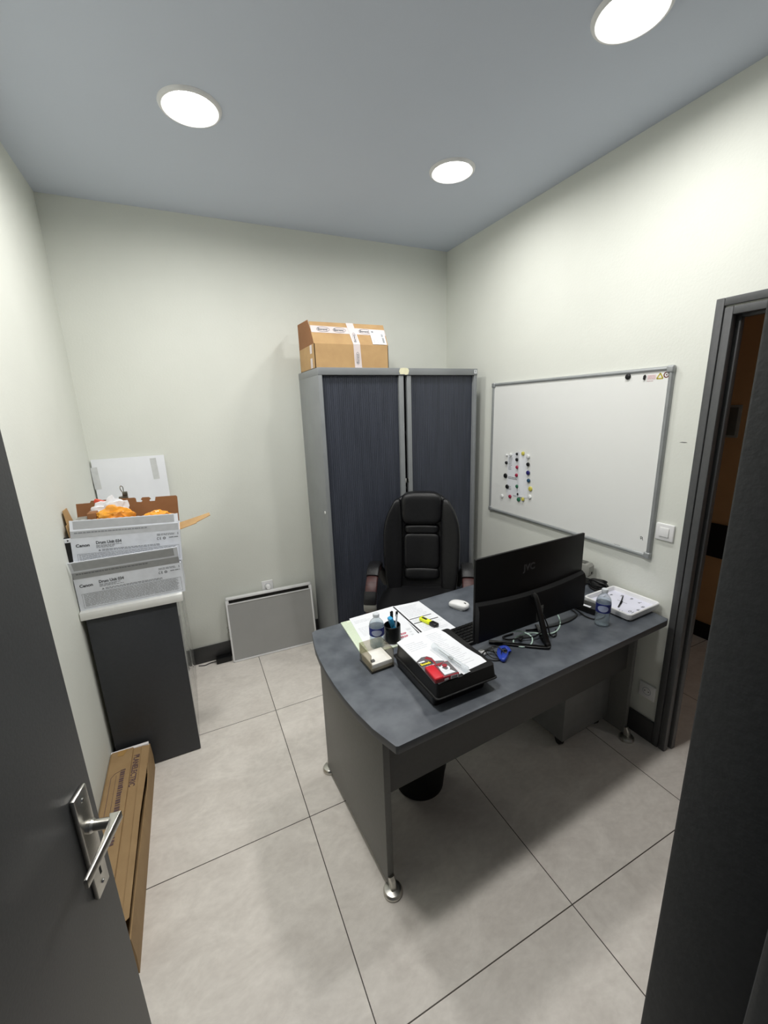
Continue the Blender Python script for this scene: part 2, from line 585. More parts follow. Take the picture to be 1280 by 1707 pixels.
# corridor seen through the right-hand doorway
bm = bm_new(); box(bm, (1.30, -4.4, 0), (1.42, 0.2, H)); structure('wall_corridor', bm, M['corridor'])
bm = bm_new(); box(bm, (TR, 0.2 - TH, 0), (1.30, 0.2, H)); structure('wall_corridor_end', bm, M['corridor'])
bm = bm_new(); box(bm, (TR, -4.4, H - 0.3), (1.42, 0.2, H - 0.2)); structure('ceiling_corridor', bm, M['corridor'])
bm = bm_new(); box(bm, (1.286, -4.4, 0), (1.30, 0.08, 0.118), 0.003); structure('baseboard_corridor', bm, M['blackmatte'])
bm = bm_new(); box(bm, (1.280, -4.4, 0.634), (1.30, 0.08, 0.875), 0.004); structure('trim_3', bm, M['blackmatte'])
fr = thing('wall_plaque', 'narrow grey plate fixed high on the brown corridor wall seen through the doorway', 'plaque', (1.30, -1.40, 1.47))
bm = bm_new(); box(bm, (-0.012, -0.07, 0), (0, 0.03, 0.21), 0.003); finish('plate', bm, M['device_grey'], fr)
bm = bm_new(); box(bm, (-0.016, -0.055, 0.015), (-0.012, 0.015, 0.195), 0.002); finish('insert', bm, M['device_dark'], fr)

# the open door leaf at the left
dv = Vector((math.sin(R(15.2)), math.cos(R(15.2)), 0))
nv = Vector((dv.y, -dv.x, 0))
door = bpy.data.objects.new('door_1', None)
COL.objects.link(door)
door['kind'] = 'structure'
door.matrix_world = frame_mtx((-2.432, -2.842, 0), dv, nv)   # x along the leaf, y out of the seen face, z down... see below
# frame_mtx gives z = x cross y = dv x nv = -Z, so use -z upwards
ZUP = Matrix.Diagonal((1, 1, -1, 1))
bm = bm_new(); box(bm, (0, -0.04, 0.008), (0.735, 0.0, 2.04), 0.0025, mtx=ZUP); finish('leaf', bm, M['charcoal_paint'], door)
bm = bm_new(); box(bm, (0.666, 0.0, 0.853), (0.708, 0.009, 1.085), 0.003, mtx=ZUP)
hp = finish('handle_plate', bm, M['steel'], door)
for zz in (0.872, 1.066):
    bm = bm_new()
    lathe(bm, [(0, 0.0022), (0.0035, 0.002), (0.0045, 0)], 14, mtx=ZUP @ Matrix.Translation((0.687, 0.009, zz)) @ Matrix.Rotation(R(-90), 4, 'X'))
    finish('screw', bm, M['chrome'], hp)
bm = bm_new()
box(bm, (0.6845, 0.0088, 0.892), (0.6895, 0.0095, 0.914), 0.0, mtx=ZUP)
lathe(bm, [(0, 0.0007), (0.0052, 0.0007), (0.0052, 0)], 16, mtx=ZUP @ Matrix.Translation((0.687, 0.0088, 0.916)) @ Matrix.Rotation(R(-90), 4, 'X'))
finish('keyhole', bm, M['blackmatte'], hp)
bm = bm_new()
lathe(bm, [(0.0, 0.0), (0.0125, 0), (0.0125, 0.006), (0.0098, 0.010), (0.0092, 0.050), (0, 0.050)], 22,
      mtx=ZUP @ Matrix.Translation((0.687, 0.009, 1.006)) @ Matrix.Rotation(R(-90), 4, 'X'))
# flat lever: outline in the horizontal plane, mitred at the elbow, swept to the hinge side
prism(bm, [(0.699, 0.040), (0.680, 0.046), (0.640, 0.050), (0.578, 0.0515), (0.578, 0.0575), (0.640, 0.0590), (0.701, 0.0600)], 0.997, 1.0155, 0.002, mtx=ZUP)
finish('door_handle', bm, M['steel'], door)
for zz in (0.25, 1.02, 1.80):
    bm = bm_new()
    lathe(bm, [(0, 0), (0.008, 0), (0.008, 0.09), (0, 0.09)], 14, mtx=ZUP @ Matrix.Translation((-0.006, 0.004, zz)))
    finish('hinge', bm, M['steel'], door)

# ------------------------------------------------------------------ ceiling lights
lamp_labels = ['round recessed ceiling light on the left above the heater', 'round recessed ceiling light nearest the corner above the grey cupboard',
               'round recessed ceiling light above the doorway side, cut by the top edge of the photo',
               'added round ceiling light above the open door, unseen, lighting the near side of the room']  # fourth lamp is added out of view for its light
def downlight(label, x, y, z=H, power=LAMP_POWER):
    t = thing('ceiling_light', label, 'ceiling light', (x, y, z), group='recessed ceiling lights')
    bm = bm_new()
    lathe(bm, [(0.102, -0.011), (0.108, -0.009), (0.113, -0.003), (0.114, 0.0), (0.088, 0.0), (0.090, -0.004), (0.099, -0.0105), (0.102, -0.011)], 48)
    finish('trim_ring', bm, M['white'], t)
    bm = bm_new()
    lathe(bm, [(0, -0.0035), (0.05, -0.0035), (0.089, -0.0032), (0.089, -0.0008), (0, -0.0008)], 48)
    finish('diffuser', bm, M['lampglass'], t)
    ld = bpy.data.lights.new('led_disc', 'AREA')
    ld.shape = 'DISK'
    ld.size = 0.17
    ld.energy = power
    ld.spread = R(LAMP_SPREAD)
    ld.color = LAMP_COLOR
    lo = bpy.data.objects.new('led_disc', ld)
    COL.objects.link(lo)
    lo.parent = t
    lo.location = (0, 0, -0.0045)
    return t
for (x, y), lb, k in zip(LAMPS, lamp_labels, (0.96, 0.56, 0.78, 1.22)):
    downlight(lb, x, y, power=LAMP_POWER * k)
downlight('added dim ceiling light, unseen, brightening the corridor beyond the doorway', 0.70, -3.3, H - 0.3, 0.35)  # added lamp, never in view, lifts the dark corridor

# ================================================================== TALL CUPBOARD
cx0, cx1, cy0, cy1, cz = -1.238, -0.096, -0.52, -0.075, 1.98
cab = thing('storage_cabinet', 'tall grey metal cupboard with dark blue-grey sliding shutters in the corner', 'cabinet', ((cx0 + cx1) / 2, (cy0 + cy1) / 2, 0))
LC = Vector(cab.location)
def L(p, o):
    return tuple(Vector(p) - Vector(o))
bm = bm_new()
for lo, hi in (((cx0, cy0, 0), (cx0 + 0.024, cy1, cz)), ((cx1 - 0.024, cy0, 0), (cx1, cy1, cz)),
               ((cx0 + 0.024, cy1 - 0.012, 0), (cx1 - 0.024, cy1, cz)), ((cx0 + 0.024, cy0, 0), (cx1 - 0.024, cy1 - 0.012, 0.06))):
    box(bm, L(lo, LC), L(hi, LC), 0.0015)
finish('carcass', bm, M['cab_grey'], cab)
bm = bm_new(); box(bm, L((cx0 - 0.001, cy0 - 0.002, 1.938), LC), L((cx1 + 0.001, cy1 + 0.001, cz), LC), 0.002); finish('top_panel', bm, M['cab_grey'], cab)
for zz in (0.42, 0.8, 1.18, 1.56):
    bm = bm_new()
    box(bm, L((cx0 + 0.024, cy0 + 0.06, zz), LC), L((cx1 - 0.024, cy1 - 0.012, zz + 0.022), LC))
    finish('shelf', bm, M['cab_grey'], cab)
def shutter(x0, x1, hx0, hx1):
    bm = bm_new()
    n = int((x1 - x0) / 0.0128)
    w = (x1 - x0) / n
    for i in range(n):
        a = x0 + i * w
        pts = [(a, cy0 + 0.030), (a + w, cy0 + 0.030), (a + w, cy0 + 0.0235), (a + w * 0.92, cy0 + 0.022), (a + w * 0.08, cy0 + 0.022), (a, cy0 + 0.0235)]
        prism(bm, [(px - LC.x, py - LC.y) for px, py in pts], 0.062, 1.936)
    s = finish('shutter', bm, M['tambour'], cab, smooth=False)
    bm = bm_new(); box(bm, L((hx0, cy0 + 0.004, 0.062), LC), L((hx1, cy0 + 0.031, 1.936), LC), 0.003)
    finish('pull_bar', bm, M['cab_grey'], s)
    for zz in (0.72, 1.24):
        bm = bm_new()
        xx = hx1 if hx0 < -0.66 else hx0
        box(bm, L((xx - 0.006, cy0 + 0.005, zz), LC), L((xx + 0.006, cy0 + 0.016, zz + 0.03), LC), 0.001)
        finish('latch', bm, M['chrome'], s)
shutter(cx0 + 0.026, -0.7065, -0.706, -0.672)
shutter(-0.6165, cx1 - 0.026, -0.648, -0.617)
bm = bm_new()
prism(bm, [(-0.035, -0.004), (-0.028, -0.02), (0.0, -0.019), (0.012, -0.024), (0.03, -0.02), (0.036, 0.002), (0.03, 0.016), (0.0, 0.02), (-0.026, 0.017)], 0, 0.0015,
      mtx=frame_mtx(L((-0.672, cy0 - 0.002, 1.962), LC), (1, 0, 0), (0, 0, 1)))
o = finish('torn_sticker', bm, M['cream'], cab); o['label'] = 'torn cream sticker remains'
bm = bm_new(); box(bm, L((-0.122, cy0 - 0.0035, 1.948), LC), L((-0.102, cy0 - 0.002, 1.972), LC)); o = finish('number_label', bm, M['paper'], cab)
bm = bm_new(); rect(bm, L((-0.122, cy0 - 0.0036, 1.948), LC), (1, 0, 0), (0, 0, 1), 0.007, 0.004, 0.012, 0.009); rect(bm, L((-0.122, cy0 - 0.0036, 1.948), LC), (1, 0, 0), (0, 0, 1), 0.006, 0.012, 0.013, 0.020)
finish('print', bm, M['ink'], o)
bm = bm_new()
lathe(bm, [(0, 0.004), (0.008, 0.003), (0.010, 0)], 18, mtx=frame_mtx(L((cx0, -0.47, 1.10), LC), (0, 1, 0), (0, 0, 1)) @ Matrix.Rotation(R(180), 4, 'X'))
finish('screw_cap', bm, M['white'], cab)

# ---- carton standing on the cupboard
bx = thing('cardboard_box', 'kraft carton with printed sealing tape and shipping label on top of the cupboard', 'box', (-0.985, -0.28, cz + 0.0012))
bx0, bx1, by0, by1, bh = -0.243, 0.242, -0.168, 0.17, 0.140
bm = bm_new()
box(bm, (bx0, by0, 0), (bx1, by1, 0.004))
box(bm, (bx0, by0, 0), (bx1, by0 + 0.004, bh)); box(bm, (bx0, by1 - 0.004, 0), (bx1, by1, bh))
box(bm, (bx0, by0, 0), (bx0 + 0.004, by1, bh)); box(bm, (bx1 - 0.004, by0, 0), (bx1, by1, bh))
finish('body', bm, M['kraft'], bx)
FL = [(bx0, by0, bh), (bx1, by0, bh), (bx1 + 0.002, by0 + 0.07, bh + 0.132), (bx0 - 0.002, by0 + 0.07, bh + 0.132)]
bm = bm_new(); slab(bm, FL, 0.004); ff = finish('front_flap', bm, M['kraft'], bx)
bm = bm_new(); slab(bm, [(bx0, by1, bh), (bx0, by0 + 0.01, bh), (bx0 - 0.003, by0 + 0.10, bh + 0.145), (bx0 - 0.003, by1 - 0.01, bh + 0.155)], 0.004); finish('side_flap', bm, M['kraft_in'], bx)
bm = bm_new(); slab(bm, [(bx1, by0 + 0.01, bh), (bx1, by1, bh), (bx1 + 0.002, by1 - 0.03, bh + 0.09), (bx1 + 0.002, by0 + 0.07, bh + 0.105)], 0.004); finish('side_flap', bm, M['kraft_in'], bx)
bm = bm_new(); slab(bm, [(bx1, by1, bh), (bx0, by1, bh), (bx0, by1 - 0.08, bh + 0.13), (bx1, by1 - 0.08, bh + 0.10)], 0.004); finish('back_flap', bm, M['kraft_in'], bx)
# flap-plane frame: x along the flap, y up the flap
fo = Vector(FL[0]); fx = Vector((1, 0, 0)); fy = (Vector(FL[3]) - Vector(FL[0]) + Vector((0.002, 0, 0))).normalized()
fw = bx1 - bx0; fh = 0.149
bm = bm_new()
slab(bm, [fo + fy * 0.075 - Vector((0, 0.0012, -0.0005)), fo + fx * fw + fy * 0.070 - Vector((0, 0.0012, -0.0005)),
          fo + fx * fw + fy * 0.112 - Vector((0, 0.0012, -0.0005)), fo + fy * 0.122 - Vector((0, 0.0012, -0.0005))], 0.0008)
t1 = finish('sealing_tape', bm, M['tape_clear'], bx)
bm = bm_new()
tx = 0.248
off = Vector((0, -0.0022, 0.001))
slab(bm, [fo + fx * tx + off, fo + fx * (tx + 0.045) + off, fo + fx * (tx + 0.030) + fy * 0.150 + off, fo + fx * (tx - 0.018) + fy * 0.150 + off], 0.0008)
slab(bm, [(bx0 + tx + 0.005, by0 - 0.0012, 0.0), (bx0 + tx + 0.052, by0 - 0.0012, 0.0), (bx0 + tx + 0.045, by0 - 0.0012, bh), (bx0 + tx, by0 - 0.0012, bh)], 0.0008)
t2 = finish('sealing_tape', bm, M['tape_clear'], bx)
lo_ = Vector((0, -0.0030, 0.0014))
def oval_print(bm, o, xd, yd, a, b, th=0.0016):
    n = 28
    pts = [Vector((a * math.cos(2 * math.pi * i / n), b * math.sin(2 * math.pi * i / n), 0)) for i in range(n + 1)]
    mt = frame_mtx(o, xd, yd)
    for p, q in zip(pts[:-1], pts[1:]):
        d = (q - p); l = d.length
        ang = math.atan2(d.y, d.x)
        box(bm, (0, -th / 2, 0), (l * 1.05, th / 2, 0.0004), mtx=mt @ Matrix.Translation(p) @ Matrix.Rotation(ang, 4, 'Z'))
for i, u in enumerate((0.075, 0.178, 0.345)):
    bm = bm_new()
    oval_print(bm, fo + fx * u + fy * (0.098 - u * 0.012) + lo_, fx, fy, 0.040, 0.0165)
    c = fo + fx * u + fy * (0.098 - u * 0.012) + lo_
    text('tape_word', 'Boreng', 0.021, c - fx * 0.034 - fy * 0.006, fx, fy, M['ink_grey'], t1, 0.0005, bold=0.02)
    finish('tape_oval', bm, M['ink_grey'], t1)
vy = Vector((0, 0, 1)); vx = Vector((1, 0, 0))
for c, yd in ((fo + fx * (tx + 0.018) + fy * 0.045 + lo_, None), (Vector((bx0 + tx + 0.026, by0 - 0.0016, 0.06)), 1)):
    up_ = fy if yd is None else vy
    bm = bm_new()
    oval_print(bm, c, up_, -vx, 0.036, 0.012)
    text('tape_word', 'Boreng', 0.019, c - up_ * 0.030 + vx * 0.005, up_, -vx, M['ink_grey'], t2, 0.0005, bold=0.02)
    finish('tape_oval', bm, M['ink_grey'], t2)
# shipping label
bm = bm_new()
la = Vector((0, -0.0034, 0.0016))
slab(bm, [fo + fx * (fw - 0.105) + fy * 0.004 + la, fo + fx * (fw - 0.008) + fy * 0.004 + la, fo + fx * (fw - 0.008) + fy * 0.108 + la, fo + fx * (fw - 0.108) + fy * 0.104 + la], 0.0006)
sl = finish('shipping_label', bm, M['paper'], bx)
bm = bm_new()
lb = fo + fx * (fw - 0.105) + fy * 0.004 + la + Vector((0, -0.0004, 0))
for k in range(9):
    rect(bm, lb, fx, fy, 0.072, 0.012 + k * 0.0042, 0.086, 0.0145 + k * 0.0042)
for k in range(4):
    rect(bm, lb, fx, fy, 0.070, 0.056 + k * 0.005, 0.084, 0.0588 + k * 0.005)
for k in range(7):
    rect(bm, lb, fx, fy, 0.012, 0.008 + k * 0.005, 0.014 + random.random() * 0.006, 0.010 + k * 0.005)
rect(bm, lb, fx, fy, 0.008, 0.084, 0.022, 0.094); 
for k in range(5):
    rect(bm, lb, fx, fy, 0.036, 0.010 + k * 0.006, 0.044 + random.random() * 0.01, 0.011 + k * 0.006)
finish('print', bm, M['ink_grey'], sl)
bm = bm_new()
slab(bm, [(bx0 - 0.0012, by0 + 0.09, 0.09), (bx0 - 0.0012, by0 + 0.05, 0.09), (bx0 - 0.0012, by0 + 0.05, 0.139), (bx0 - 0.0012, by0 + 0.09, 0.139)], 0.0006)
slab(bm, [(bx0 - 0.0012, by0 + 0.09, 0.005), (bx0 - 0.0012, by0 + 0.05, 0.005), (bx0 - 0.0012, by0 + 0.05, 0.062), (bx0 - 0.0012, by0 + 0.09, 0.062)], 0.0006)
finish('tape_strip', bm, M['tape_clear'], bx)

# ================================================================== WHITEBOARD
WB = thing('whiteboard', 'large white magnetic board with grey aluminium frame on the right wall', 'whiteboard', (0, -1.191, 0.980))
wy, wz = 0.602, 0.897
bm = bm_new(); box(bm, (-0.014, -wy + 0.012, 0.012), (-0.002, wy - 0.012, wz - 0.012)); finish('writing_surface', bm, M['board'], WB)
bm = bm_new()
def rail(a, b):
    a, b = Vector(a), Vector(b)
    d = (b - a).normalized()
    inw = Vector((0, 0, 1)) if abs(d.y) > 0.5 else Vector((0, 1, 0))
    mt = frame_mtx(a, d, inw)
    l = (b - a).length
    t = bmesh.new()
    # rounded C profile
    pr = [(-0.0105, 0), (-0.0105, 0.012), (-0.006, 0.019), (0.0, 0.021), (0.006, 0.019), (0.0105, 0.013), (0.0105, 0)]
    sgn = 1 if (mt.to_3x3() @ Vector((0, 0, 1))).x < 0 else -1
    A = [t.verts.new((0, y, sgn * z)) for y, z in pr]
    B = [t.verts.new((l, y, sgn * z)) for y, z in pr]
    n = len(pr)
    t.faces.new(A); t.faces.new(B[::-1])
    for i in range(n):
        t.faces.new((A[i], B[i], B[(i + 1) % n], A[(i + 1) % n]))
    bmesh.ops.recalc_face_normals(t, faces=t.faces)
    add(bm, t, mt)
e = 0.0105
rail((-0.001, -wy + e, 0.02), (-0.001, -wy + e, wz - 0.02))
rail((-0.001, wy - e, 0.02), (-0.001, wy - e, wz - 0.02))
rail((-0.001, -wy + 0.02, e), (-0.001, wy - 0.02, e))
rail((-0.001, -wy + 0.02, wz - e), (-0.001, wy - 0.02, wz - e))
finish('frame', bm, M['alu'], WB)
for sy in (-1, 1):
    for sz in (0, 1):
        bm = bm_new()
        zc = (wz - 0.014) if sz else 0.014
        box(bm, (-0.024, sy * (wy - 0.014) - 0.0165, zc - 0.0165), (-0.001, sy * (wy - 0.014) + 0.0165, zc + 0.0165), 0.008, seg=4)
        finish('corner_cap', bm, M['alu'], WB)
# printed marks on the board, in the upper right and lower right corners
def bo(y, z):
    return (-0.0141, y + 1.191, z - 0.980)
BX, BY = (0, -1, 0), (0, 0, 1)
bm = bm_new(); rect(bm, bo(-1.677, 1.824), BX, BY, 0, 0, 0.040, 0.021); finish('faded_stamp', bm, mat('pale_pink_print', (226, 206, 206), 0.5), WB)
bm = bm_new(); text_rows(bm, bo(-1.677, 1.815), BX, BY, 0, 0, 0.03, 0.006, 1); text_rows(bm, bo(-1.677, 1.826), BX, BY, 0.004, 0.0005, 0.038, 0.018, 3, lift=0.0004)
finish('stamp_print', bm, mat('faint_pink_ink', (206, 182, 184), 0.5), WB)
bm = bm_new()
mt = frame_mtx(bo(-1.735, 1.826), BX, BY)
for k, (a, b) in enumerate((((-0.014, 0), (0.014, 0)), ((0.014, 0), (0.0, 0.023)), ((0.0, 0.023), (-0.014, 0)))):
    d = Vector((b[0] - a[0], b[1] - a[1], 0)); 
    box(bm, (0, -0.0028, 0), (d.length, 0.0028, 0.0005), mtx=mt @ Matrix.Translation((a[0], a[1], 0)) @ Matrix.Rotation(math.atan2(d.y, d.x), 4, 'Z'))
finish('yellow_triangle_print', bm, mat('ochre_print', (186, 170, 60), 0.5), WB)
bm = bm_new()
lathe(bm, [(0.0085, 0), (0.0085, 0.0005), (0.013, 0.0005), (0.013, 0)], 28, mtx=frame_mtx(bo(-1.763, 1.840), BX, BY))
lathe(bm, [(0, 0.0005), (0.003, 0.0005), (0.003, 0)], 12, mtx=frame_mtx(bo(-1.763, 1.840), BX, BY))
finish('ring_print', bm, mat('maroon_print', (110, 44, 50), 0.5), WB)
bm = bm_new()
tube(bm, [bo(-1.736, 1.078), bo(-1.738, 1.066), bo(-1.744, 1.074), bo(-1.748, 1.062)], 0.0012, 6)
tube(bm, [bo(-1.735, 1.078), bo(-1.742, 1.079), bo(-1.747, 1.073)], 0.0010, 6)
finish('pen_mark', bm, M['ink'], WB)
bm = bm_new()
rect(bm, bo(-1.600, 0.998), BX, BY, 0, 0, 0.035, 0.004)
finish('scuff', bm, M['grey_mid'], WB)
bm = bm_new()
rect(bm, bo(-1.68, 0.998), BX, BY, 0, 0.001, 0.02, 0.003)
finish('scuff', bm, M['grey_mid'], WB)

# sheets pinned to the board
s1 = tag(finish('paper_sheet', (lambda b: (slab(b, [(-0.0146, -0.772, 1.118), (-0.0146, -0.880, 1.122), (-0.0152, -0.866, 1.428), (-0.0146, -0.768, 1.396)], 0.0004), b)[1])(bm_new()), M['paper']),
         'white printed sheet under the left columns of magnets on the whiteboard', 'paper')
bm = bm_new()
text_rows(bm, (-0.0152, -0.780, 1.300), BX, BY, 0, 0, 0.042, 0.088, 9, 0.35, 0.006, 0.014, 0.5)
text_rows(bm, (-0.0152, -0.780, 1.238), BX, BY, 0, 0, 0.085, 0.018, 2, 0.5, 0.006, 0.02, 0.1)
text_rows(bm, (-0.0152, -0.786, 1.162), BX, BY, 0, 0, 0.03, 0.03, 3, 0.35, 0.006, 0.014, 0.2)
text_rows(bm, (-0.0152, -0.835, 1.125), BX, BY, 0, 0, 0.03, 0.008, 1, 0.5)
finish('printing', bm, M['ink_grey'], s1)
bm = bm_new()
for a, b in zip([(-0.862, 1.434), (-0.887, 1.428), (-0.915, 1.426)], [(-0.887, 1.428), (-0.915, 1.426), (-0.948, 1.420)]):
    k = {-0.862: 0.0156, -0.887: 0.0250, -0.915: 0.0180, -0.948: 0.0156}
    slab(bm, [(-k[a[0]], a[0] - 0.008, 1.13), (-k[b[0]], b[0] - 0.022, 1.135), (-k[b[0]], b[0], b[1]), (-k[a[0]], a[0], a[1])], 0.0004)
tag(finish('paper_sheet', bm, M['paper']), 'blank creased white sheet under the right columns of magnets on the whiteboard', 'paper')

MAG = [('white', -0.761, 1.398, 0.0079, 'white magnet at the top left, above a black one, of the whiteboard cluster'),
       ('white', -0.800, 1.404, 0.0110, 'white magnet in the top row, right of another white one, on the whiteboard'),
       ('black', -0.859, 1.414, 0.0086, 'small black magnet at the top of the middle column on the whiteboard'),
       ('yellow', -0.916, 1.422, 0.0136, 'yellow magnet at the very top of the whiteboard cluster'),
       ('white', -0.961, 1.406, 0.0134, 'white magnet at the top of the right column on the whiteboard'),
       ('black', -0.761, 1.346, 0.0112, 'black magnet in the left column, upper one of three, on the whiteboard'),
       ('black', -0.863, 1.377, 0.0114, 'black magnet above the upper red one in the middle column'),
       ('black', -0.964, 1.356, 0.0126, 'black magnet in the right column above the dark blue one'),
       ('red', -0.868, 1.327, 0.0118, 'red magnet in the middle column, the upper of two there'),
       ('blue', -0.968, 1.302, 0.0145, 'dark blue magnet in the right column on the whiteboard'),
       ('red', -0.866, 1.273, 0.0119, 'red magnet in the middle column, the lower of two there'),
       ('black', -0.755, 1.255, 0.0169, 'biggest black magnet, middle of the left column on the whiteboard'),
       ('teal', -0.976, 1.252, 0.0128, 'teal blue magnet in the right column below the dark blue one'),
       ('black', -0.777, 1.182, 0.0147, 'black magnet at the bottom of the left column, above a white and a red one'),
       ('green', -0.875, 1.199, 0.0120, 'green magnet in the middle column below the two red ones'),
       ('yellow', -0.992, 1.200, 0.0158, 'big yellow magnet in the right column on the whiteboard'),
       ('white', -0.728, 1.106, 0.0134, 'white magnet at the bottom left of the cluster, furthest left of all'),
       ('red', -0.809, 1.118, 0.0124, 'red magnet in the bottom row, right of a white one'),
       ('black', -0.888, 1.148, 0.0089, 'small black magnet between the two green ones'),
       ('green', -0.893, 1.112, 0.0144, 'green magnet in the bottom row beside a yellow one'),
       ('yellow', -0.933, 1.121, 0.0132, 'yellow magnet in the bottom row beside a green one'),
       ('white', -0.991, 1.146, 0.0138, 'white magnet at the bottom of the right column under the big yellow one'),
       ('black', -1.583, 1.845, 0.0135, 'lone black magnet near the top right corner of the whiteboard')]
for c, y, z, r, lb in MAG:
    bm = bm_new()
    xb = 0.0165 if -0.95 < y < -0.76 and z < 1.42 else 0.0148
    if -0.95 < y < -0.86 and z > 1.13: xb = 0.019
    if y < -1.5: xb = 0.0142
    if -0.98 < y < -0.90: xb = 0.0185
    seg = 6 if c == 'yellow' and r < 0.014 else 24
    lathe(bm, [(0, 0.0085), (r * 0.7, 0.0085), (r * 0.92, 0.0068), (r, 0.003), (r * 0.96, 0), (0, 0)], seg,
          mtx=Matrix.Translation((-xb, y, z)) @ Matrix.Rotation(R(-90), 4, 'Y'))
    tag(finish('magnet', bm, M['m_' + c], angle=30 if seg == 6 else 50), lb, 'magnet', 'magnets on the whiteboard')
bm = bm_new()
prism(bm, [(-0.006, -0.008), (0.002, -0.012), (0.006, 0.004), (0.001, 0.012), (-0.005, 0.006)], 0.0002, 0.006, mtx=frame_mtx((-0.0142, -1.666, 1.836), BX, BY))
tag(finish('board_clip', bm, M['m_black']), 'tiny black clip left of the pink stamp at the top right of the whiteboard', 'clip')

# ---- switch and sockets
sw = thing('light_switch', 'white square rocker switch on the right wall beside the door casing', 'switch', (0, -1.842, 1.127))
bm = bm_new(); box(bm, (-0.011, -0.042, -0.041), (0, 0.042, 0.041), 0.005, seg=3); finish('plate', bm, M['white'], sw)
bm = bm_new(); box(bm, (-0.016, -0.022, -0.022), (-0.010, 0.022, 0.022), 0.002, mtx=Matrix.Rotation(R(3), 4, 'Y')); finish('rocker', bm, M['white'], sw)
def socket(label, loc, xd):
    s = thing('wall_socket', label, 'socket', loc)
    mt = frame_mtx((0, 0, 0), xd, (0, 0, 1))
    bm = bm_new(); box(bm, (-0.041, -0.041, 0), (0.041, 0.041, 0.010), 0.004, mtx=mt, seg=3); finish('plate', bm, M['white'], s)
    bm = bm_new(); lathe(bm, [(0.022, 0.0102), (0.021, 0.011), (0.0185, 0.0112), (0.018, 0.0102)], 28, mtx=mt); finish('socket_rim', bm, M['ink_lightgrey'], s)
    for dx in (-0.0095, 0.0095):
        bm = bm_new()
        lathe(bm, [(0, 0.0106), (0.003, 0.0106), (0.003, 0.0102)], 10, mtx=mt @ Matrix.Translation((dx, 0, 0)))
        finish('pin_hole', bm, M['blackmatte'], s)
    return s
socket('white wall socket low on the right wall under the desk end', (0, -1.862, 0.275), (0, -1, 0))
socket('white wall socket on the back wall just above the leaning heater', (-1.580, 0, 0.487), (1, 0, 0))
pl = thing('power_plug', 'small white plug pushed into the back wall socket', 'plug', (-1.578, -0.0115, 0.487))
bm = bm_new(); lathe(bm, [(0, 0.034), (0.013, 0.034), (0.0165, 0.030), (0.0175, 0.0), (0, 0.0)], 24, mtx=frame_mtx((0, 0, 0), (1, 0, 0), (0, 0, 1))); finish('plug_body', bm, M['white'], pl)
bm = bm_new(); tube(bm, [(0, -0.018, -0.014), (0, -0.026, -0.045), (0, -0.018, -0.10)], 0.003, 8); finish('cord', bm, M['white'], pl)
pm = tag(finish('wall_scuff', (lambda b: (prism(b, [(-0.02, -0.001), (0.0, -0.002), (0.014, 0.0), (0.006, 0.002), (-0.01, 0.002)], 0, 0.0008, mtx=frame_mtx((0, -1.868, 1.547), (0, -1, 0), (0, 0, 1))), b)[1])(bm_new()), M['grey_mid']),
         'small grey scuff mark on the wall between whiteboard and door casing', 'mark')

# ================================================================== HEATER leaning on the back wall
ht = thing('electric_heater', 'flat grey panel heater with white frame leaning on the back wall', 'heater', (-1.58, -0.118, 0.0), (R(-7.0), 0, R(-2.0)))
hw, hh = 0.308, 0.475
bm = bm_new()
box(bm, (-hw, -0.012, 0), (-hw + 0.012, 0.03, hh), 0.002); box(bm, (hw - 0.012, -0.012, 0), (hw, 0.03, hh), 0.002)
box(bm, (-hw, -0.012, 0), (hw, 0.03, 0.012), 0.002); box(bm, (-hw, -0.012, hh - 0.014), (hw, 0.03, hh), 0.002)
box(bm, (-hw + 0.01, -0.010, hh - 0.048), (hw - 0.01, 0.0, hh - 0.040), 0.001)
box(bm, (-hw + 0.01, -0.010, hh - 0.045), (-hw + 0.022, 0.0, hh - 0.010)); box(bm, (hw - 0.022, -0.010, hh - 0.045), (hw - 0.01, 0.0, hh - 0.010))
box(bm, (-hw + 0.004, 0.018, 0.004), (hw - 0.004, 0.028, hh - 0.004))
finish('frame', bm, M['white'], ht)
bm = bm_new(); box(bm, (-hw + 0.012, -0.006, 0.012), (hw - 0.012, 0.014, hh - 0.048)); finish('front_panel', bm, M['heater_panel'], ht)
bm = bm_new(); box(bm, (-hw + 0.022, 0.006, hh - 0.040), (hw - 0.022, 0.012, hh - 0.014)); finish('grille_back', bm, M['blackmatte'], ht)
bm = bm_new()
n = 60
for i in range(n):
    x = -hw + 0.024 + (2 * hw - 0.048) * i / (n - 1)
    box(bm, (x - 0.0012, -0.006, hh - 0.041), (x + 0.0012, 0.006, hh - 0.013))
finish('grille', bm, mat('grille_dark', (62, 60, 56), 0.5), ht)
bm = bm_new(); box(bm, (-hw - 0.010, 0.004, 0.22), (-hw, 0.02, 0.245), 0.002); lathe(bm, [(0, 0), (0.006, 0), (0.006, 0.012), (0, 0.012)], 12, mtx=Matrix.Translation((-hw - 0.006, 0.02, 0.258)) @ Matrix.Rotation(R(90), 4, 'X'))
finish('side_knob', bm, M['device_grey'], ht)

ad = thing('power_adapter', 'black power adapter on the floor against the dark baseboard left of the heater', 'adapter', (-1.945, -0.055, 0))
bm = bm_new(); box(bm, (-0.052, -0.03, 0), (0.052, 0.034, 0.040), 0.006); finish('case', bm, M['black'], ad)
bm = bm_new(); box(bm, (-0.045, -0.024, 0.0395), (0.045, 0.028, 0.0405)); finish('top_label', bm, M['blackgloss'], ad)
bm = bm_new(); tube(bm, [(-0.05, 0.0, 0.012), (-0.09, 0.012, 0.005), (-0.13, 0.002, 0.0035), (-0.17, 0.015, 0.0035)], 0.003, 8); finish('cord', bm, M['black'], ad)

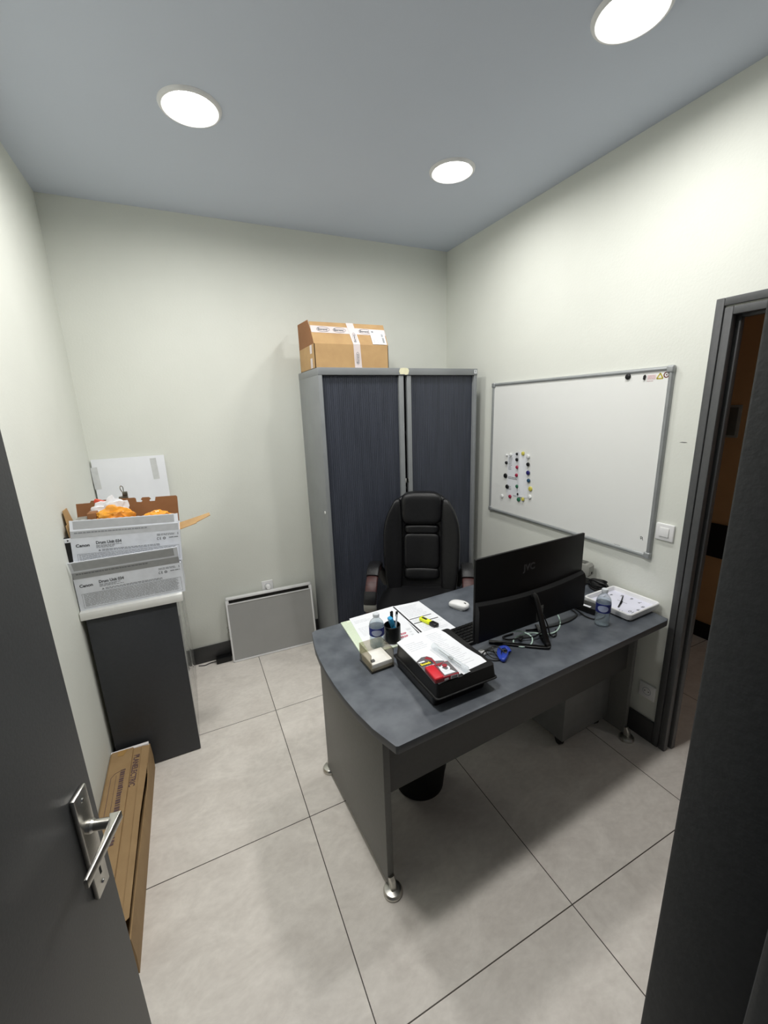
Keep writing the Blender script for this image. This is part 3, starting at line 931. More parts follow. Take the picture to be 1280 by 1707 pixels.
# ================================================================== LOW CUPBOARD
lc = thing('low_cabinet', 'low cupboard with dark end panel and white worktop along the left wall', 'cabinet', (-2.31, -0.44, 0))
def q(x, y, z): return (x + 2.31, y + 0.44, z)
bm = bm_new(); box(bm, q(-2.497, -0.838, 0.0), q(-2.150, -0.03, 0.862), 0.001); finish('carcass', bm, M['device_grey'], lc)
bm = bm_new(); box(bm, q(-2.499, -0.857, 0.004), q(-2.132, -0.8385, 0.862), 0.0015); finish('end_panel', bm, M['endpanel'], lc)
bm = bm_new(); box(bm, q(-2.514, -0.872, 0.8625), q(-2.100, -0.025, 0.9), 0.002); finish('worktop', bm, M['worktop'], lc)
for k in range(2):
    y0 = -0.836 + k * 0.403
    bm = bm_new(); box(bm, q(-2.1495, y0, 0.005), q(-2.133, y0 + 0.401, 0.860), 0.001); d = finish('door', bm, M['tambour2'], lc)

# picture board leaning in the corner on the worktop
pb = thing('backing_board', 'blank white board with two strips of tape standing on the worktop against the back wall', 'board', (-2.314, -0.045, 0.9), (R(-3.0), 0, 0))
bm = bm_new(); box(bm, (-0.193, -0.006, 0), (0.193, 0.006, 0.60), 0.0015); finish('panel', bm, M['paper'], pb)
for xx, z0 in ((-0.165, 0.43), (0.150, 0.45)):
    bm = bm_new(); box(bm, (xx - 0.017, -0.0072, z0), (xx + 0.017, -0.006, z0 + 0.13), mtx=Matrix.Rotation(R(-2.0), 4, 'Y')); finish('tape_strip', bm, M['tape_grey'], pb)

# ---- the two printer-drum cartons
def drum_box(label, loc, rot, flap_vec, lower):
    """origin: front lower left corner of the carton; x along, y into the depth, z up"""
    t = thing('printer_carton', label, 'box', loc, rot, group='grey and white printer cartons')
    w, d, h = 0.428, 0.19, 0.150
    k = 0.003
    bm = bm_new()
    box(bm, (0, 0, 0), (w, k, h)); box(bm, (0, d - k, 0), (w, d, h)); box(bm, (0, k, 0), (k, d - k, h)); box(bm, (w - k, k, 0), (w, d - k, h)); box(bm, (k, k, 0), (w - k, d - k, k))
    finish('body', bm, M['white_print'], t)
    if lower:
        bm = bm_new(); box(bm, (k, k, h - k), (w - k, d - k, h - 0.0005)); finish('lid', bm, M['white_print'], t)
    o, X, Z = (0, -0.0002, 0), (1, 0, 0), (0, 0, 1)
    text('maker_name', 'Canon', 0.0190, (0.016, -0.0002, h - 0.040), X, Z, M['ink'], t, 0.0004, bold=0.025, sx=1.0)
    text('product_name', 'Drum Unit 034', 0.0190, (0.090, -0.0002, h - 0.033), X, Z, M['ink_dark'], t, 0.0004, bold=0.035, sx=0.82)
    text('marking', 'C E', 0.0170, (0.328, -0.0002, h - 0.040), X, Z, M['ink'], t, 0.0004, bold=0.01, sx=0.7)
    text('carton_number', '1', 0.0160, (0.414, -0.0002, h - 0.022), X, Z, M['ink'], t, 0.0004, bold=0.02, sx=0.9)
    bm = bm_new()
    text_rows(bm, o, X, Z, 0.090, h - 0.052, 0.19, h - 0.037, 3, 0.45, 0.006, 0.016, 0.4)
    text_rows(bm, o, X, Z, 0.330, h - 0.021, 0.408, h - 0.010, 2, 0.45, 0.006, 0.016, 0.1)
    text_rows(bm, o, X, Z, 0.378, h - 0.036, 0.420, h - 0.028, 1, 0.5)
    text_rows(bm, o, X, Z, 0.110, h - 0.068, 0.340, h - 0.057, 2, 0.5, 0.006, 0.016, 0.0)
    # recycling disc and warning triangle
    lathe(bm, [(0.0022, 0.0004), (0.0065, 0.0004), (0.0065, 0)], 16, mtx=frame_mtx((0.359, -0.0002, h - 0.034), X, Z))
    prism(bm, [(0.096, h - 0.066), (0.106, h - 0.066), (0.101, h - 0.057)], 0, 0.0004, mtx=frame_mtx((0, -0.0002, 0), X, Z))
    # frame round the small print
    for a in ((0.018, 0.010, 0.418, 0.011), (0.018, h - 0.0725, 0.418, h - 0.0715), (0.018, 0.010, 0.019, h - 0.0715), (0.417, 0.010, 0.418, h - 0.0715)):
        rect(bm, o, X, Z, *a)
    finish('printing', bm, M['ink_grey'], t)
    bm = bm_new(); text_rows(bm, o, X, Z, 0.024, 0.016, 0.410, h - 0.074, 16, 0.5, 0.006, 0.022, 0.03)
    finish('small_print', bm, mat('small_print_ink', (164, 166, 170), 0.6), t)
    fv = Vector(flap_vec)
    a, b = Vector((0.002, 0, h)), Vector((w - 0.004, 0, h))
    # torn perforated edge along the top of the flap
    edge = []
    nn = 36
    for i in range(nn + 1):
        s = i / nn
        edge.append(b.lerp(a, s) + fv * (1.0 - (0.02 if i % 2 else 0.0)))
    bm = bm_new(); slab(bm, [a, b] + edge, 0.003)
    f = finish('front_flap', bm, M['white_print'], t)
    fn = fv.normalized()
    out = Vector((1, 0, 0)).cross(fn)
    off = a + out * 0.0002
    fh = fv.length
    bm = bm_new(); rect(bm, off, X, fn, 0.012, fh * 0.50, 0.405, fh * 0.94); rect(bm, off, X, fn, 0.0, fh * 0.02, 0.420, fh * 0.46)
    finish('flap_band', bm, [M['grey_print']], f)
    bm = bm_new(); rect(bm, off, X, fn, 0.0, fh * 0.40, 0.420, fh * 0.48, lift=0.0004); finish('flap_stripe', bm, M['white_print'], f)
    bm = bm_new(); text_rows(bm, off, X, fn, 0.014, fh * 0.25, 0.29, fh * 0.34, 1, 0.8, 0.006, 0.016, 0.0, lift=0.0006)
    finish('flap_print', bm, M['ink_grey'], f)
    return t, w, d, h
drum_box('lower white printer carton, standing on the worktop edge', (-2.513, -0.845, 0.9), (0, 0, R(0.0)), (0, -0.040, 0.092), True)
UB, w, d, h = drum_box('upper open printer carton holding orange film', (-2.503, -0.835, 1.084), (0, R(3.5), R(1.0)), (0, 0.016, 0.078), False)
# open flaps of the upper carton
bm = bm_new()
zt = h + 0.132
back = [(0.0, h), (w, h), (w, zt - 0.006), (w - 0.006, zt), (w - 0.098, zt - 0.002), (w - 0.102, zt - 0.022), (w - 0.124, zt - 0.022), (w - 0.126, zt - 0.016), (w - 0.118, zt - 0.010),
        (w - 0.126, zt - 0.001), (w - 0.156, zt - 0.001), (w - 0.163, zt - 0.010), (w - 0.156, zt - 0.018), (w - 0.162, zt - 0.024), (w - 0.182, zt - 0.022), (w - 0.184, zt - 0.004), (w - 0.190, zt), (0.06, zt - 0.004), (0.055, zt - 0.014), (0.0, zt - 0.016)]
prism(bm, back, -0.0015, 0.0015, mtx=frame_mtx((0, d - 0.002, 0), (1, 0, 0), (0, 0.06, 1)))
finish('back_flap', bm, M['kraft_in'], UB)
bm = bm_new(); slab(bm, [(w, 0.01, h), (w + 0.075, 0.02, h + 0.022), (w + 0.075, 0.035, h + 0.022), (w + 0.140, 0.040, h + 0.052), (w + 0.140, 0.10, h + 0.052), (w, 0.15, h)], 0.003); finish('side_flap', bm, M['kraft'], UB)
bm = bm_new(); slab(bm, [(0, 0.17, h), (-0.020, 0.12, h + 0.115), (-0.020, 0.05, h + 0.115), (-0.010, 0.045, h + 0.055), (-0.010, 0.02, h + 0.055), (0, 0.01, h)], 0.003); finish('side_flap', bm, M['kraft'], UB)

# contents of the upper carton
def crumple(name, label, cat, loc, size, m, seed, amp=0.35, freq=3.0, cuts=4, fn=None, rot=(0, 0, 0)):
    from mathutils import noise
    t = bmesh.new()
    bmesh.ops.create_icosphere(t, subdivisions=cuts, radius=1.0)
    for v in t.verts:
        p = v.co.copy()
        nz = noise.noise(p * freq + Vector((seed, seed * 2, 0))) + 0.5 * noise.noise(p * freq * 2.3 + Vector((seed, 3, 1)))
        rd = 1.0 + amp * nz
        v.co = Vector((p.x * size[0] * rd, p.y * size[1] * rd, p.z * size[2] * rd))
        if fn: v.co = Vector(fn(*v.co))
    bm = bm_new(); add(bm, t)
    o = finish(name, bm, m, angle=28)
    o.location = loc
    o.rotation_euler = rot
    return tag(o, label, cat)
crumple('plastic_film', 'crumpled orange plastic film spilling out of the upper carton', 'plastic film', (-2.318, -0.768, 1.288), (0.080, 0.032, 0.055), M['orange_film'], 3, 0.35, 2.2,
        fn=lambda x, y, z: (x, y, z - 0.25 * abs(min(0, 0.02 - x))))
crumple('plastic_film', 'thin twist of yellow-orange film lying along the right of the upper carton', 'plastic film', (-2.160, -0.757, 1.254), (0.070, 0.030, 0.042), M['orange_film'], 8, 0.3, 2.5)
crumple('foam_packing', 'bright white scrunched packing sheet behind the orange film', 'packing', (-2.355, -0.700, 1.292), (0.075, 0.018, 0.070), M['paper'], 5, 0.5, 2.0)
bm = bm_new(); cushion(bm, 0.055, 0.018, 0.024, k=4, n=6); rc = finish('plastic_scrap', bm, M['redcap']); rc.location = (-2.385, -0.672, 1.352); rc.rotation_euler = (0, R(25), 0)
tag(rc, 'small orange-red plastic piece poking up beside the white packing sheet', 'plastic piece')
tn = thing('drum_cartridge', 'black and brown printer cartridge end in the left of the upper carton', 'cartridge', (-2.452, -0.750, 1.100))
bm = bm_new(); box(bm, (-0.020, -0.050, 0.0), (0.022, 0.03, 0.185), 0.003); finish('housing', bm, M['black'], tn)
bm = bm_new(); box(bm, (-0.021, -0.052, 0.186), (0.023, 0.03, 0.204), 0.002); finish('cover', bm, M['device_grey'], tn)
bm = bm_new(); box(bm, (0.024, -0.03, 0.06), (0.058, 0.03, 0.225), 0.002); finish('brown_insert', bm, M['kraft_in'], tn)
mc = thing('metal_bracket', 'small metal bracket sticking up behind the upper carton in front of the white board', 'bracket', (-2.303, -0.560, 0.9))
bm = bm_new(); box(bm, (-0.010, -0.004, 0.0), (0.010, 0.004, 0.455), 0.002); finish('post', bm, M['alu'], mc)
bm = bm_new(); box(bm, (-0.022, -0.012, 0.43), (0.018, 0.012, 0.452), 0.003); box(bm, (-0.004, -0.010, 0.452), (0.018, 0.010, 0.475), 0.003, mtx=Matrix.Rotation(R(0), 4, 'Y')); finish('clamp', bm, mat('bracket_metal', (120, 116, 106), 0.3, 0.8), mc)
bm = bm_new(); tube(bm, [(-0.004, 0, 0.474), (-0.010, 0, 0.492), (-0.006, 0, 0.505), (0.002, 0, 0.497), (0.002, 0, 0.474)], 0.0022, 8); finish('wire_loop', bm, M['chrome'], mc)
# dark packing piece wedged between the wall and the cartons
wp = thing('side_strip', 'dark grey strip with white arrow label wedged between the left wall and the upper carton', 'strip', (-2.507, -0.80, 0.9))
bm = bm_new(); prism(bm, [(-0.0095, 0.0), (0.0, 0.0), (0.0, 0.155), (0.0095, 0.17), (0.008, 0.34), (-0.0095, 0.34)], 0, 0.012, mtx=frame_mtx((0, -0.02, 0), (1, 0, 0), (0, 0, 1))); finish('strip', bm, M['black'], wp)
bm = bm_new(); box(bm, (-0.0095, -0.0345, 0.318), (0.016, -0.0330, 0.337), 0.0005); al = finish('arrow_label', bm, M['paper'], wp)
bm = bm_new(); prism(bm, [(0.001, 0.323), (0.009, 0.3275), (0.001, 0.332)], 0.0346, 0.0352, mtx=frame_mtx((0, 0, 0), (1, 0, 0), (0, 0, 1))); finish('arrow', bm, M['ink'], al)

# ---- long cartons lying on the floor along the left wall
lb1 = thing('long_carton', 'long flat kraft carton with printed drawing leaning on the left wall behind the door', 'box', (-2.43, -1.33, 0))
def A(x, y, z): return (x + 2.43, y + 1.33, z)
# body cross-section in x/z extruded along y: top slopes down away from the wall
def extr_y(bm, pts, y0, y1, mi=0):
    prism(bm, [(p[0] + 2.43, p[1]) for p in pts], 0, y1 - y0, mtx=frame_mtx((0, y1 + 1.33, 0), (1, 0, 0), (0, 0, 1)), mi=mi)
# printed carton: stepped lid with two fold ridges
bm = bm_new()
extr_y(bm, [(-2.513, 0.006), (-2.392, 0.006), (-2.392, 0.120), (-2.372, 0.152), (-2.374, 0.158), (-2.416, 0.160), (-2.418, 0.168), (-2.505, 0.170), (-2.513, 0.164)], -1.72, -0.895)
finish('body', bm, M['kraft2'], lb1)
text('carton_word', 'PLANELECTRIC', 0.033, A(-2.410, -0.945, 0.1602), (-0.03, -1, 0), (1, -0.03, 0), M['ink_violet'], lb1, 0.0005, bold=0.02, sx=0.86)
bm = bm_new()
Z3 = 0.1698
def pl_(x0, y0, x1, y1, th=0.0016):
    a, b = Vector(A(x0, y0, Z3)), Vector(A(x1, y1, Z3))
    d = b - a
    box(bm, (0, -th / 2, 0), (d.length, th / 2, 0.0006), mtx=frame_mtx(a, d, (-d.y, d.x, 0)))
pl_(-2.478, -1.04, -2.490, -1.06); pl_(-2.490, -1.06, -2.488, -1.42); pl_(-2.478, -1.04, -2.452, -1.03); pl_(-2.470, -1.05, -2.468, -1.40, 0.001); pl_(-2.490, -1.42, -2.452, -1.43)
for k in range(30):
    pl_(-2.456, -1.03 - k * 0.013, -2.440 + 0.004 * random.random(), -1.03 - k * 0.013, 0.009 if k % 3 else 0.005)
finish('printed_drawing', bm, M['ink_violet'], lb1)
bm = bm_new(); slab(bm, [A(-2.480, -0.897, 0.1704), A(-2.480, -0.93, 0.1704), A(-2.455, -0.935, 0.1704), A(-2.440, -0.897, 0.1704)], 0.0006); finish('tape', bm, mat('brown_tape', (168, 134, 84), 0.12), lb1)

lb2 = thing('long_carton', 'open long kraft carton with split right side lying on the floor around the printed one', 'box', (-2.43, -1.33, 0))
bm = bm_new()
box(bm, A(-2.5155, -1.76, 0), A(-2.352, -0.885, 0.004))
# right side wall, torn and bowed: lower where it has split
pts = []
N = 20
t = bmesh.new()
cols = []
for i in range(N + 1):
    s = i / N
    y = -0.880 - s * 0.885
    zt = 0.148 if y > -1.05 else (0.104 + 0.045 * max(0, (-1.35 - y) / 0.4) if y < -1.08 else 0.115)
    bow = 0.006 * math.sin(math.pi * min(1, max(0, (s - 0.15) / 0.85)))
    ring = []
    for (dx, z) in ((0, 0.0), (0.002 + bow * 0.3, zt * 0.5), (-0.002 - bow, zt), (-0.006 - bow, zt), (-0.004 + bow * 0.3, zt * 0.5), (-0.004, 0.0)):
        ring.append(t.verts.new(A(-2.348 + dx, y, z)))
    cols.append(ring)
for a, b in zip(cols[:-1], cols[1:]):
    for k in range(6):
        t.faces.new((a[k], a[(k + 1) % 6], b[(k + 1) % 6], b[k]))
t.faces.new(cols[0]); t.faces.new(cols[-1])
add(bm, t)
finish('body', bm, M['kraft2'], lb2)
bm = bm_new()
slab(bm, [A(-2.386, -0.905, 0.1545), A(-2.384, -1.72, 0.1535), A(-2.366, -1.70, 0.146), A(-2.366, -1.30, 0.143), A(-2.358, -1.08, 0.145), A(-2.356, -0.905, 0.148)][::-1], 0.003)
fl_ = finish('folded_flap', bm, M['kraft2'], lb2)
fl_.location.z = 0.010; fl_.location.x = 0.006
bm = bm_new(); box(bm, A(-2.514, -0.894, 0.004), A(-2.354, -0.878, 0.163), 0.002); finish('foam_end', bm, M['foam'], lb2)

# ================================================================== DESK
DX, DY = -0.82, -1.60
dk = thing('office_desk', 'slate-topped office desk with curved left end and grey panel legs', 'desk', (DX, DY, 0))
ZT = 0.745
out = [(-1.560, -1.250), (-1.578, -1.262), (-1.588, -1.311), (-1.603, -1.40), (-1.609, -1.48), (-1.611, -1.564), (-1.608, -1.667), (-1.600, -1.761), (-1.588, -1.844), (-1.569, -1.933), (-1.536, -2.030), (-1.528, -2.034),
       (-0.090, -1.954), (-0.072, -1.946), (-0.030, -1.185), (-0.042, -1.165)]
bm = bm_new()
prism(bm, [(x - DX, y - DY) for x, y in out], ZT - 0.030, ZT, 0.002)
# edging strip as second material on the vertical faces
bm.faces.ensure_lookup_table()
bmesh.ops.recalc_face_normals(bm, faces=bm.faces)
for f in bm.faces:
    if abs(f.normal.z) < 0.9:
        f.material_index = 1
finish('desktop', bm, [M['desktop'], M['desk_edge']], dk, angle=25)
ar = R(3.4)
ca, sa = math.cos(ar), math.sin(ar)
def dl(u, v):     # desk axes (along, towards the back) from the near-left end of the left panel
    return (-1.530 + u * ca - v * sa - DX, -1.915 + u * sa + v * ca - DY)
def panel(u0, v0, u1, v1, z0, z1, bev=0.0015):
    bm = bm_new()
    box(bm, (0, 0, z0), (u1 - u0, v1 - v0, z1), bev, mtx=Matrix.Translation((*dl(u0, v0), 0)) @ Matrix.Rotation(ar, 4, 'Z'))
    return bm
UR = 1.425
finish('side_panel', panel(0.0, 0.0, 0.026, 0.60, 0.035, ZT - 0.030), M['desk_panel'], dk)
finish('side_panel', panel(UR, 0.0, UR + 0.026, 0.60, 0.035, ZT - 0.030), M['desk_panel'], dk)
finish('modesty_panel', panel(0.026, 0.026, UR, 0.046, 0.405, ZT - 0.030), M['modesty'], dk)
def foot(u, v, d):
    x, y = dl(u, v)
    bm = bm_new()
    lathe(bm, [(0, 0.0), (0.034, 0.0), (0.036, 0.004), (0.036, 0.012), (0.031, 0.020), (0.016, 0.024), (0, 0.025)], 28, mtx=Matrix.Translation((x, y, 0)))
    # upright tongue clasping the panel corner
    tube(bm, [(x, y, 0.018), (x - sa * d * 0.004, y + d * 0.004, 0.045), (x - sa * d * 0.014, y + d * 0.014, 0.066)], 0.015, 14, 6, flat=(0.0165, 0.012), up=(1, 0, 0))
    finish('foot', bm, M['steel'], dk)
foot(0.013, -0.012, 1); foot(0.013, 0.612, -1); foot(UR + 0.013, -0.012, 1); foot(UR + 0.013, 0.612, -1)

# ---- pedestal under the desk
pa = R(3.4)
pd = thing('drawer_pedestal', 'grey drawer pedestal on castors under the right end of the desk', 'drawer unit', (-0.468, -1.752, 0), (0, 0, pa))
pw, pdep = 0.375, 0.52
bm = bm_new(); box(bm, (0, 0.0, 0.065), (pw, pdep, 0.59), 0.002); finish('body', bm, M['ped'], pd)
for z0, z1 in ((0.07, 0.235), (0.24, 0.405), (0.41, 0.585)):
    bm = bm_new(); box(bm, (0.003, pdep, z0), (pw - 0.003, pdep + 0.018, z1), 0.002); dr = finish('drawer', bm, M['ped'], pd)
    bm = bm_new(); box(bm, (pw / 2 - 0.05, pdep + 0.018, z1 - 0.03), (pw / 2 + 0.05, pdep + 0.03, z1 - 0.02), 0.002); finish('handle', bm, M['steel'], dr)
for x, y in ((0.045, 0.05), (pw - 0.045, 0.05), (0.045, pdep - 0.05), (pw - 0.045, pdep - 0.05)):
    bm = bm_new()
    lathe(bm, [(0, -0.013), (0.022, -0.013), (0.025, -0.009), (0.025, 0.009), (0.022, 0.013), (0, 0.013)], 20, mtx=Matrix.Translation((x, y, 0.025)) @ Matrix.Rotation(R(90), 4, 'Y') @ Matrix.Rotation(R(20), 4, 'X'))
    lathe(bm, [(0, 0.025), (0.010, 0.025), (0.016, 0.065), (0, 0.065)], 14, mtx=Matrix.Translation((x, y, 0)))
    finish('castor', bm, M['black'], pd)

# ---- waste bin
wbn = thing('waste_bin', 'round black waste bin standing under the desk', 'bin', (-1.190, -1.560, 0))
bm = bm_new()
lathe(bm, [(0, 0.0), (0.108, 0.0), (0.112, 0.004), (0.121, 0.09), (0.127, 0.12), (0.142, 0.30), (0.138, 0.30), (0.118, 0.09), (0.108, 0.006), (0, 0.006)], 40); finish('body', bm, M['bin_black'], wbn)
bm = bm_new(); lathe(bm, [(0.1395, 0.296), (0.148, 0.297), (0.149, 0.306), (0.146, 0.311), (0.137, 0.310), (0.1365, 0.296)], 40); finish('rim', bm, M['bin_black'], wbn)
bm = bm_new(); crs = None
# liner hanging over the rim
lathe(bm, [(0.1345, 0.28), (0.1355, 0.313), (0.150, 0.315), (0.1515, 0.275), (0.1500, 0.275), (0.1495, 0.3135), (0.1365, 0.3115)], 40); finish('liner', bm, M['blackmatte'], wbn)

# ================================================================== CHAIR
ch = thing('office_chair', 'black padded leather executive chair with dark wood arms behind the desk', 'chair', (-0.807, -0.925, 0), (0, 0, R(-33)))
def backcurve(z):       # y of the back's front face against height
    return 0.17 + 0.10 * ((z - 0.55) / 0.65) ** 1.0 + 0.025 * math.sin((z - 0.55) / 0.65 * math.pi)
def put_back(z0, w, h, d, k, lift=0.0, taper=None, cx=0.0, n=14, bulge=0.0):
    def fn(x, y, z):
        zz = z0 + z
        s = taper(zz) if taper else 1.0
        xx = x * s + cx
        curv = 0.10 * (abs(xx) / 0.25) ** 2.2 * 0.55
        return (xx, backcurve(zz) + y + 0.045 - lift - curv, zz)
    bm = bm_new(); cushion(bm, w, d, h, k, n, fn); return bm
def tp(zz):
    t = (zz - 0.55) / 0.62
    return 0.93 + 0.09 * math.sin(min(1, max(0, t)) * math.pi * 0.9) - 0.24 * max(0, (t - 0.62) / 0.38) ** 2
bm = put_back(0.855, 0.485, 0.66, 0.07, 5.0, -0.03, tp, n=18)
finish('backrest_shell', bm, M['leather'], ch)
for sx in (-1, 1):
    def fnw(x, y, z, sx=sx):
        zz = 0.840 + z
        t = (zz - 0.55) / 0.62
        xin = 0.125
        xout = 0.2425 * tp(zz)
        u = (x + 0.065) / 0.13
        xx = xin + (xout - xin) * u
        curv = 0.055 * (xx / 0.25) ** 2.2
        wr = 0.0035 * math.sin(zz * 95 + xx * 70) * max(0, 1 - abs(t - 0.35) / 0.35) * u
        return (sx * xx, backcurve(zz) + y + 0.022 - curv + wr, zz)
    bm = bm_new(); cushion(bm, 0.13, 0.085, 0.64, 4.0, 22, fnw); finish('side_bolster', bm, M['leather'], ch)
bm = put_back(1.095, 0.268, 0.215, 0.105, 4.2, 0.012, n=14); finish('head_pillow', bm, M['leather'], ch)
bm = put_back(0.957, 0.228, 0.064, 0.080, 4.0, 0.004, n=8); finish('lumbar_roll', bm, M['leather'], ch)
bm = put_back(0.812, 0.232, 0.232, 0.075, 8.0, 0.000, n=12); finish('back_pad', bm, M['leather'], ch)
bm = put_back(0.665, 0.235, 0.085, 0.080, 4.0, -0.006, n=10); finish('lower_roll', bm, M['leather'], ch)
def fseat(x, y, z):
    return (x * (1.0 - 0.08 * max(0, y / 0.25)), y - 0.02, 0.530 + z + 0.018 * (abs(x) / 0.25) ** 2 - 0.02 * max(0, (-y - 0.12) / 0.13) ** 2)
bm = bm_new(); cushion(bm, 0.515, 0.50, 0.115, 4.5, 16, fseat); st = finish('seat', bm, M['leather'], ch)
bm = bm_new(); box(bm, (-0.215, -0.22, 0.452), (0.215, 0.20, 0.472), 0.006); finish('seat_pan', bm, M['black'], st)
for sx in (-1, 1):
    X = sx * 0.286
    ar_ = bpy.data.objects.new('armrest', None); COL.objects.link(ar_); ar_.parent = ch
    bm = bm_new()
    tube(bm, [(X, 0.085, 0.757), (X, 0.02, 0.755), (X, -0.06, 0.728), (X, -0.115, 0.680), (X, -0.150, 0.595), (X - sx * 0.01, -0.12, 0.525)],
         0.02, 14, 9, flat=(0.017, 0.035), up=(1, 0, 0))
    finish('wood_arm', bm, M['wood'], ar_)
    bm = bm_new()
    tube(bm, [(sx * 0.225, 0.20, 0.60), (sx * 0.275, 0.18, 0.700), (X, 0.12, 0.752), (X, 0.07, 0.758)], 0.02, 14, 9, flat=(0.016, 0.032), up=(1, 0, 0))
    tube(bm, [(X - sx * 0.01, -0.125, 0.530), (sx * 0.255, -0.04, 0.485), (sx * 0.20, 0.02, 0.466)], 0.02, 14, 9, flat=(0.016, 0.032), up=(1, 0, 0))
    finish('arm_bracket', bm, M['black'], ar_)
    bm = bm_new()
    tube(bm, [(X, 0.15, 0.752), (X, 0.08, 0.784), (X, 0.01, 0.779), (X, -0.045, 0.750)], 0.02, 14, 8, flat=(0.014, 0.038), up=(1, 0, 0)); finish('arm_pad', bm, M['leather'], ar_)
    bm = bm_new()
    tube(bm, [(X, -0.136, 0.690), (X, -0.156, 0.655), (X, -0.167, 0.622)], 0.02, 14, 8, flat=(0.012, 0.037), up=(1, 0, 0)); finish('front_pad', bm, M['leather'], ar_)
    bm = bm_new()
    tube(bm, [(X, -0.164, 0.622), (X, -0.164, 0.600), (X, -0.155, 0.580)], 0.02, 14, 6, flat=(0.014, 0.038), up=(1, 0, 0)); finish('arm_cap', bm, M['device_grey'], ar_)
    bm = bm_new()
    lathe(bm, [(0, 0.004), (0.006, 0.004), (0.009, 0.0), (0, 0.0)], 14, mtx=Matrix.Translation((X + sx * 0.031, -0.10, 0.69)) @ Matrix.Rotation(R(90 * sx), 4, 'Y')); finish('bolt', bm, M['chrome'], ar_)
bm = bm_new(); box(bm, (-0.09, -0.12, 0.415), (0.09, 0.10, 0.452), 0.008); box(bm, (-0.04, 0.08, 0.43), (0.04, 0.26, 0.448), 0.004); box(bm, (-0.04, 0.245, 0.43), (0.04, 0.262, 0.62), 0.004); finish('mechanism', bm, M['black'], ch)
bm = bm_new(); lathe(bm, [(0, 0.09), (0.030, 0.09), (0.030, 0.26), (0.018, 0.262), (0.018, 0.415), (0, 0.415)], 22); finish('gas_column', bm, M['black'], ch)
for k in range(5):
    a = R(72 * k + 20)
    c_, s_ = math.cos(a), math.sin(a)
    bm = bm_new(); tube(bm, [(0.02 * c_, 0.02 * s_, 0.105), (0.16 * c_, 0.16 * s_, 0.095), (0.275 * c_, 0.275 * s_, 0.072)], 0.02, 12, 6, flat=(0.020, 0.014), up=(0, 0, 1)); g = finish('base_arm', bm, M['black'], ch)
    bm = bm_new()
    for o_ in (-0.014, 0.014):
        lathe(bm, [(0, -0.008), (0.024, -0.008), (0.026, -0.005), (0.026, 0.005), (0.024, 0.008), (0, 0.008)], 18, mtx=Matrix.Translation((0.275 * c_ - o_ * s_, 0.275 * s_ + o_ * c_, 0.026)) @ Matrix.Rotation(a, 4, 'Z') @ Matrix.Rotation(R(90), 4, 'X'))
    lathe(bm, [(0, 0.026), (0.007, 0.026), (0.007, 0.075), (0, 0.075)], 10, mtx=Matrix.Translation((0.275 * c_, 0.275 * s_, 0)))
    finish('castor', bm, M['blackmatte'], g)

# ================================================================== ON THE DESK
# ---- monitor, seen from behind
ma = R(2.6)
mo = thing('computer_monitor', 'black computer monitor seen from behind on the desk', 'monitor', (-1.026, -1.742, ZT), (0, 0, ma))
mw, mz0, mz1 = 0.642, 0.052, 0.406
bm = bm_new(); box(bm, (0, 0.0, mz0), (mw, 0.012, mz1), 0.003); finish('back_cover', bm, M['mon_upper'], mo)
bm = bm_new(); box(bm, (0.006, 0.0121, mz0 + 0.02), (mw - 0.006, 0.0135, mz1 - 0.006)); finish('screen', bm, M['screen'], mo)
# lower housing with an arched, chamfered top edge
bm = bm_new()
n = 28
t = bmesh.new()
rows = []
for i in range(n + 1):
    s = i / n
    x = 0.0015 + s * (mw - 0.003)
    zt = mz0 + 0.150 + 0.022 * (2 * s - 1) ** 2
    ring = [t.verts.new((x, y, z)) for y, z in ((0.0, mz0 - 0.001), (-0.022, mz0 - 0.001), (-0.026, mz0 + 0.004), (-0.026, zt - 0.030), (-0.018, zt - 0.010), (-0.003, zt), (0.0, zt))]
    rows.append(ring)
for a, b in zip(rows[:-1], rows[1:]):
    for k in range(7):
        t.faces.new((a[k], a[(k + 1) % 7], b[(k + 1) % 7], b[k]))
t.faces.new(rows[0]); t.faces.new(rows[-1])
add(bm, t)
hs = finish('rear_housing', bm, M['mon_lower'], mo)
bm = bm_new(); box(bm, (0.325, -0.0275, 0.062), (0.365, -0.026, 0.130), 0.0005)
for k in range(4):
    box(bm, (0.330, -0.029, 0.070 + k * 0.014), (0.360, -0.0275, 0.078 + k * 0.014))
finish('port_panel', bm, M['device_dark'], hs)
text('maker_letters', 'JVC', 0.040, (0.262, -0.0001, 0.302), (1, 0, 0), (0, 0, 1), M['monitor_grey'], mo, 0.0008, bold=0.03, sx=1.05)
bm = bm_new(); box(bm, (0.003, -0.001, mz0 - 0.008), (mw - 0.003, 0.013, mz0), 0.002); finish('bottom_bezel', bm, M['blackgloss'], mo)
# bent bar stand: leg to the rear apex, foot bar running forward under the screen
bm = bm_new()
tube(bm, [(0.300, -0.020, 0.190), (0.302, -0.040, 0.178), (0.290, -0.110, 0.040), (0.286, -0.130, 0.012), (0.276, -0.132, 0.007)], 0.01, 12, 6, flat=(0.013, 0.007), up=(0, -1, 0.4))
finish('stand_leg', bm, M['black'], mo)
bm = bm_new()
tube(bm, [(0.284, -0.132, 0.0065), (0.268, -0.129, 0.006), (0.190, -0.060, 0.0058), (0.118, 0.008, 0.0058), (0.100, 0.022, 0.0058)], 0.008, 12, 6, flat=(0.011, 0.0055), up=(0, 0, 1))
tube(bm, [(0.284, -0.132, 0.0065), (0.310, -0.080, 0.006), (0.355, -0.020, 0.0058), (0.380, 0.016, 0.0058)], 0.008, 12, 6, flat=(0.009, 0.005), up=(0, 0, 1))
finish('stand_foot', bm, M['steel' if False else 'blackgloss'], mo)

